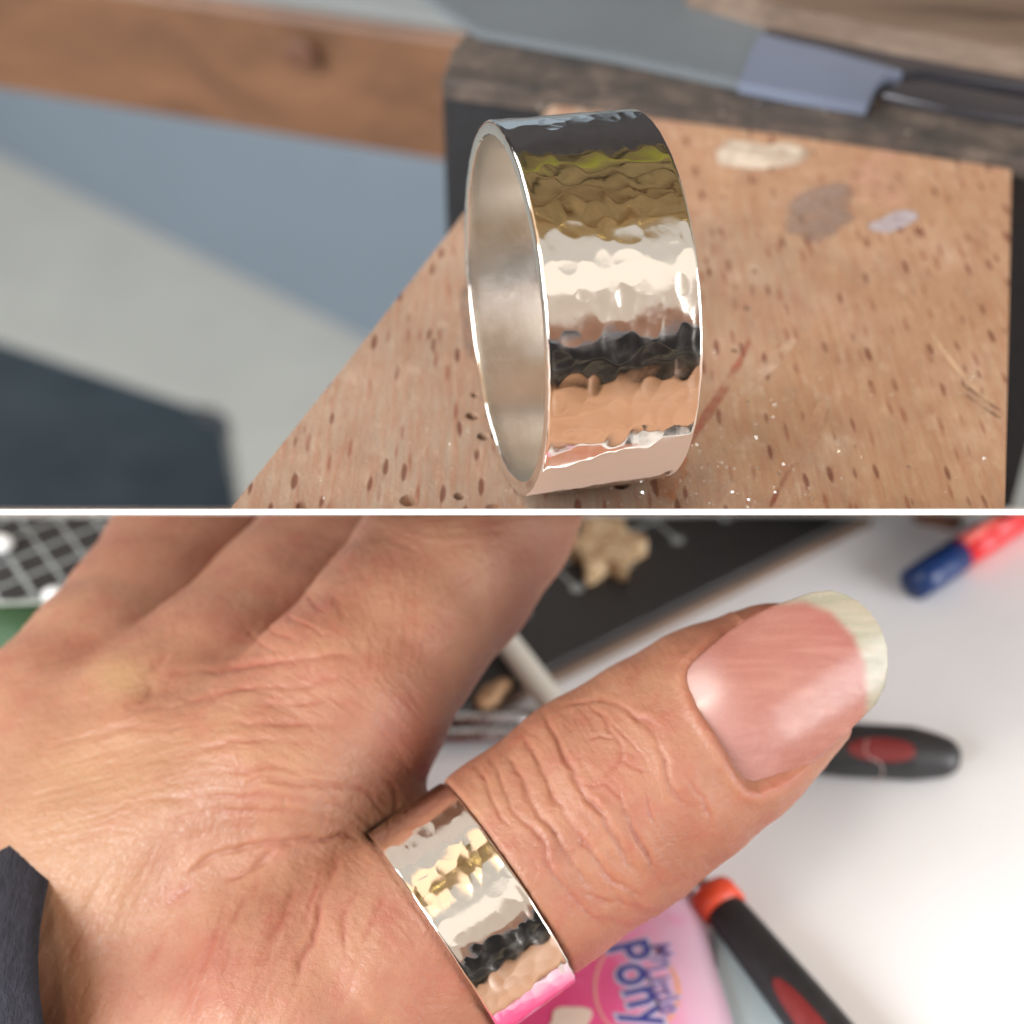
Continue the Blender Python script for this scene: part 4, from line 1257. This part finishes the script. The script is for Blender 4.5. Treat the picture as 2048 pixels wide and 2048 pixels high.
# the nail's bed: outline in the picture, sunk into the thumb
NAILP = Z3([(1310, 228), (1170, 300), (1050, 400), (975, 470), (962, 510), (970, 560), (1000, 640), (1050, 720), (1110, 820), (1160, 915), (1210, 975), (1262, 992), (1330, 965), (1400, 925), (1520, 830), (1650, 712), (1760, 600), (1790, 430), (1740, 280), (1640, 190), (1520, 155)])
dn, _ = poly_dist(Q, NAILP + [NAILP[0]])
ins = inside(Q, NAILP)
sd_n = np.where(ins, -dn, dn)
near = (-Nn[:, 2] > .0)
disp += near * np.where(sd_n < 0, -1.1 * np.clip(-sd_n / 14, 0, 1), 0)
wall = np.exp(-((sd_n - 13) / 12) ** 2)
disp += near * .20 * wall * np.clip((800 - along) / 80, 0, 1)
tone += near * (.25 * np.exp(-((sd_n - 2) / 7) ** 2))
P2 = P + Nn * disp[:, None]
P2[:, 1] = np.minimum(P2[:, 1], -.195)
W3 = np.stack([P2[:, 0], P2[:, 2] * CT + P2[:, 1] * ST, HC * 1000 - P2[:, 2] * ST + P2[:, 1] * CT], 1) * .001
W3[:, 2] = np.maximum(W3[:, 2], .0001)                # the heel of the hand rests on the worktop
hm.vertices.foreach_set('co', W3.astype(np.float32).ravel())
for nm, arr in (('tone', tone), ('pale', pale)):
    a = hm.attributes.new(nm, 'FLOAT', 'POINT'); a.data.foreach_set('value', np.clip(arr, 0, 1).astype(np.float32))
hm.update()
hand = empty('hand', on(300, 2000, .0), label='left hand palm down with outstretched thumb wearing the silver band', cat='hand')
hm.materials.clear()
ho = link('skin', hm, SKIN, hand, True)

# fingernail: a curved plate growing out of the thumb
axd = np.array([.838, -.546]); axd /= np.linalg.norm(axd); per = np.array([-axd[1], axd[0]])
NP_ = smooth_line(NAILP + [NAILP[0]], 1)[:-1]
c0 = np.array([1500, 1412.0])
s_ = (NP_ - c0) @ axd; t_ = (NP_ - c0) @ per
ns, nt = 90, 60
V, tn, plv = [], [], []
smin_, smax_ = s_.min(), s_.max()
def span(s):
    ts = []
    for i in range(len(s_)):
        a, b = s_[i], s_[(i + 1) % len(s_)]
        if (a <= s) != (b <= s):
            f = (s - a) / (b - a); ts.append(t_[i] * (1 - f) + t_[(i + 1) % len(s_)] * f)
    return (min(ts), max(ts)) if len(ts) >= 2 else (0, 0)
FREE = Z3([(1330, 222), (1440, 212), (1550, 255), (1640, 350), (1685, 460), (1695, 580), (1690, 690)])
Rn = 236.0
rows = []
for i in range(ns + 1):
    ss = smin_ + (smax_ - smin_) * (.5 - .5 * math.cos(math.pi * i / ns))
    ss = min(max(ss, smin_ + .6), smax_ - .6)
    lo_t, hi_t = span(ss)
    for j in range(nt + 1):
        tt_ = lo_t + (hi_t - lo_t) * j / nt
        px, py = c0 + axd * ss + per * tt_
        rows.append((px, py, ss, tt_))
rows = np.array(rows)
tmid = 8.0
base_d = 111.95          # front of the thumb under the nail (mm)
dd = base_d + (Rn - np.sqrt(np.maximum(Rn ** 2 - (rows[:, 3] - tmid) ** 2, 900))) / FPX * 118 + .0068 * (rows[:, 2] + 170) - .15 + 2.4e-5 * np.clip(-rows[:, 2] + 40, 0, None) ** 2
dfree, _ = poly_dist(rows[:, :2], FREE)
fin = (rows[:, 2] > 0) & (np.array([1 if ((p[0] - 1500) * axd[0] + (p[1] - 1412) * axd[1]) > 60 else 0 for p in rows]) > 0)
FP = FREE + [(1800, 1500), (1900, 1300), (1700, 1100), (1560, 1150)]
inf = inside(rows[:, :2], FP)
sdf_free = np.where(inf, dfree, -dfree)
palev = np.clip(sdf_free / 22 + .45, 0, 1); palev = palev * palev * (3 - 2 * palev)
tonev = np.clip((rows[:, 2] - smin_) / (smax_ - smin_), 0, 1)
moon_sheen_v = .5 * np.exp(-(((rows[:, 0] - 1402) / 44) ** 2 + ((rows[:, 1] - 1382) / 46) ** 2) ** 1.3)  # pale spot set off centre, where the sheen on the nail is painted
NW = [at(px, py, d) for (px, py), d in zip(rows[:, :2], dd)]
Fc = []
for i in range(ns):
    for j in range(nt):
        a = i * (nt + 1) + j
        Fc.append((a, a + nt + 1, a + nt + 2, a + 1))
back = [at(px, py, d + .42) for (px, py), d in zip(rows[:, :2], dd)]
b = len(NW)
Fb = [tuple(b + k for k in f[::-1]) for f in Fc]
rim_i = [i * (nt + 1) for i in range(ns + 1)] + [ns * (nt + 1) + j for j in range(1, nt + 1)] + [i * (nt + 1) + nt for i in range(ns - 1, -1, -1)] + [j for j in range(nt - 1, 0, -1)]
Fr = []
for k in range(len(rim_i)):
    a, c = rim_i[k], rim_i[(k + 1) % len(rim_i)]
    Fr.append((a, c, b + c, b + a))
nme = mesh_from(NW + back, Fc + Fb + Fr)
bm = bmesh.new(); bm.from_mesh(nme); bmesh.ops.recalc_face_normals(bm, faces=bm.faces); bm.to_mesh(nme); bm.free()
for nm, arr in (('tone', tonev), ('pale', palev), ('moon_sheen', moon_sheen_v)):
    a = nme.attributes.new(nm, 'FLOAT', 'POINT'); a.data.foreach_set('value', np.concatenate([arr, arr]).astype(np.float32))
link('nail', nme, NAIL, hand, True)

# navy sleeve at the wrist
SL = M('navy_knit'); v = SL.coord()
kn1 = SL.noise(SL.coord(scale=(1, .3, 1)), 1800, 4, .7)
SL.set(Base_Color=SL.ramp(kn1, [(.3, srgb(18, 18, 26)), (.7, srgb(38, 37, 48))]), Roughness=.9)
SL.bump(kn1, .8, .0006)
cufA, cufB = np.array([-22.9, -46.2, 127.0]), np.array([-38.6, -52.6, 130.0])
V, Fc = [], []
tdir = (cufB - cufA); tdir /= np.linalg.norm(tdir)
s1 = np.cross(tdir, [0, 0, 1.0]); s1 /= np.linalg.norm(s1); s2 = np.cross(tdir, s1)
nr, nl = 64, 26
for i in range(nl):
    f = i / (nl - 1)
    c = cufA + (cufB - cufA) * f
    for k in range(nr):
        a = 2 * math.pi * k / nr
        r1_, r2_ = 26.0, 20.5
        e = 1 + .02 * math.sin(3 * a + 2 * f) + .012 * math.sin(9 * a) + (-.06 * (1 - f * 8) if f < .12 else 0) + .03 * math.sin(f * 9 + a)
        p = c + s1 * math.cos(a) * r1_ * e + s2 * math.sin(a) * r2_ * e
        p[1] = min(p[1], -.25)
        q = cam2w(*p); q.z = max(q.z, .0003)
        V.append(q)
for i in range(nl - 1):
    for k in range(nr):
        Fc.append((i * nr + k, i * nr + (k + 1) % nr, (i + 1) * nr + (k + 1) % nr, (i + 1) * nr + k))
so = link('sleeve', mesh_from(V, Fc), SL.m, hand, True)
sm = so.modifiers.new('thick', 'SOLIDIFY'); sm.thickness = .0016; sm.offset = 0
print('hand verts', nV, 'PZ', PZ)
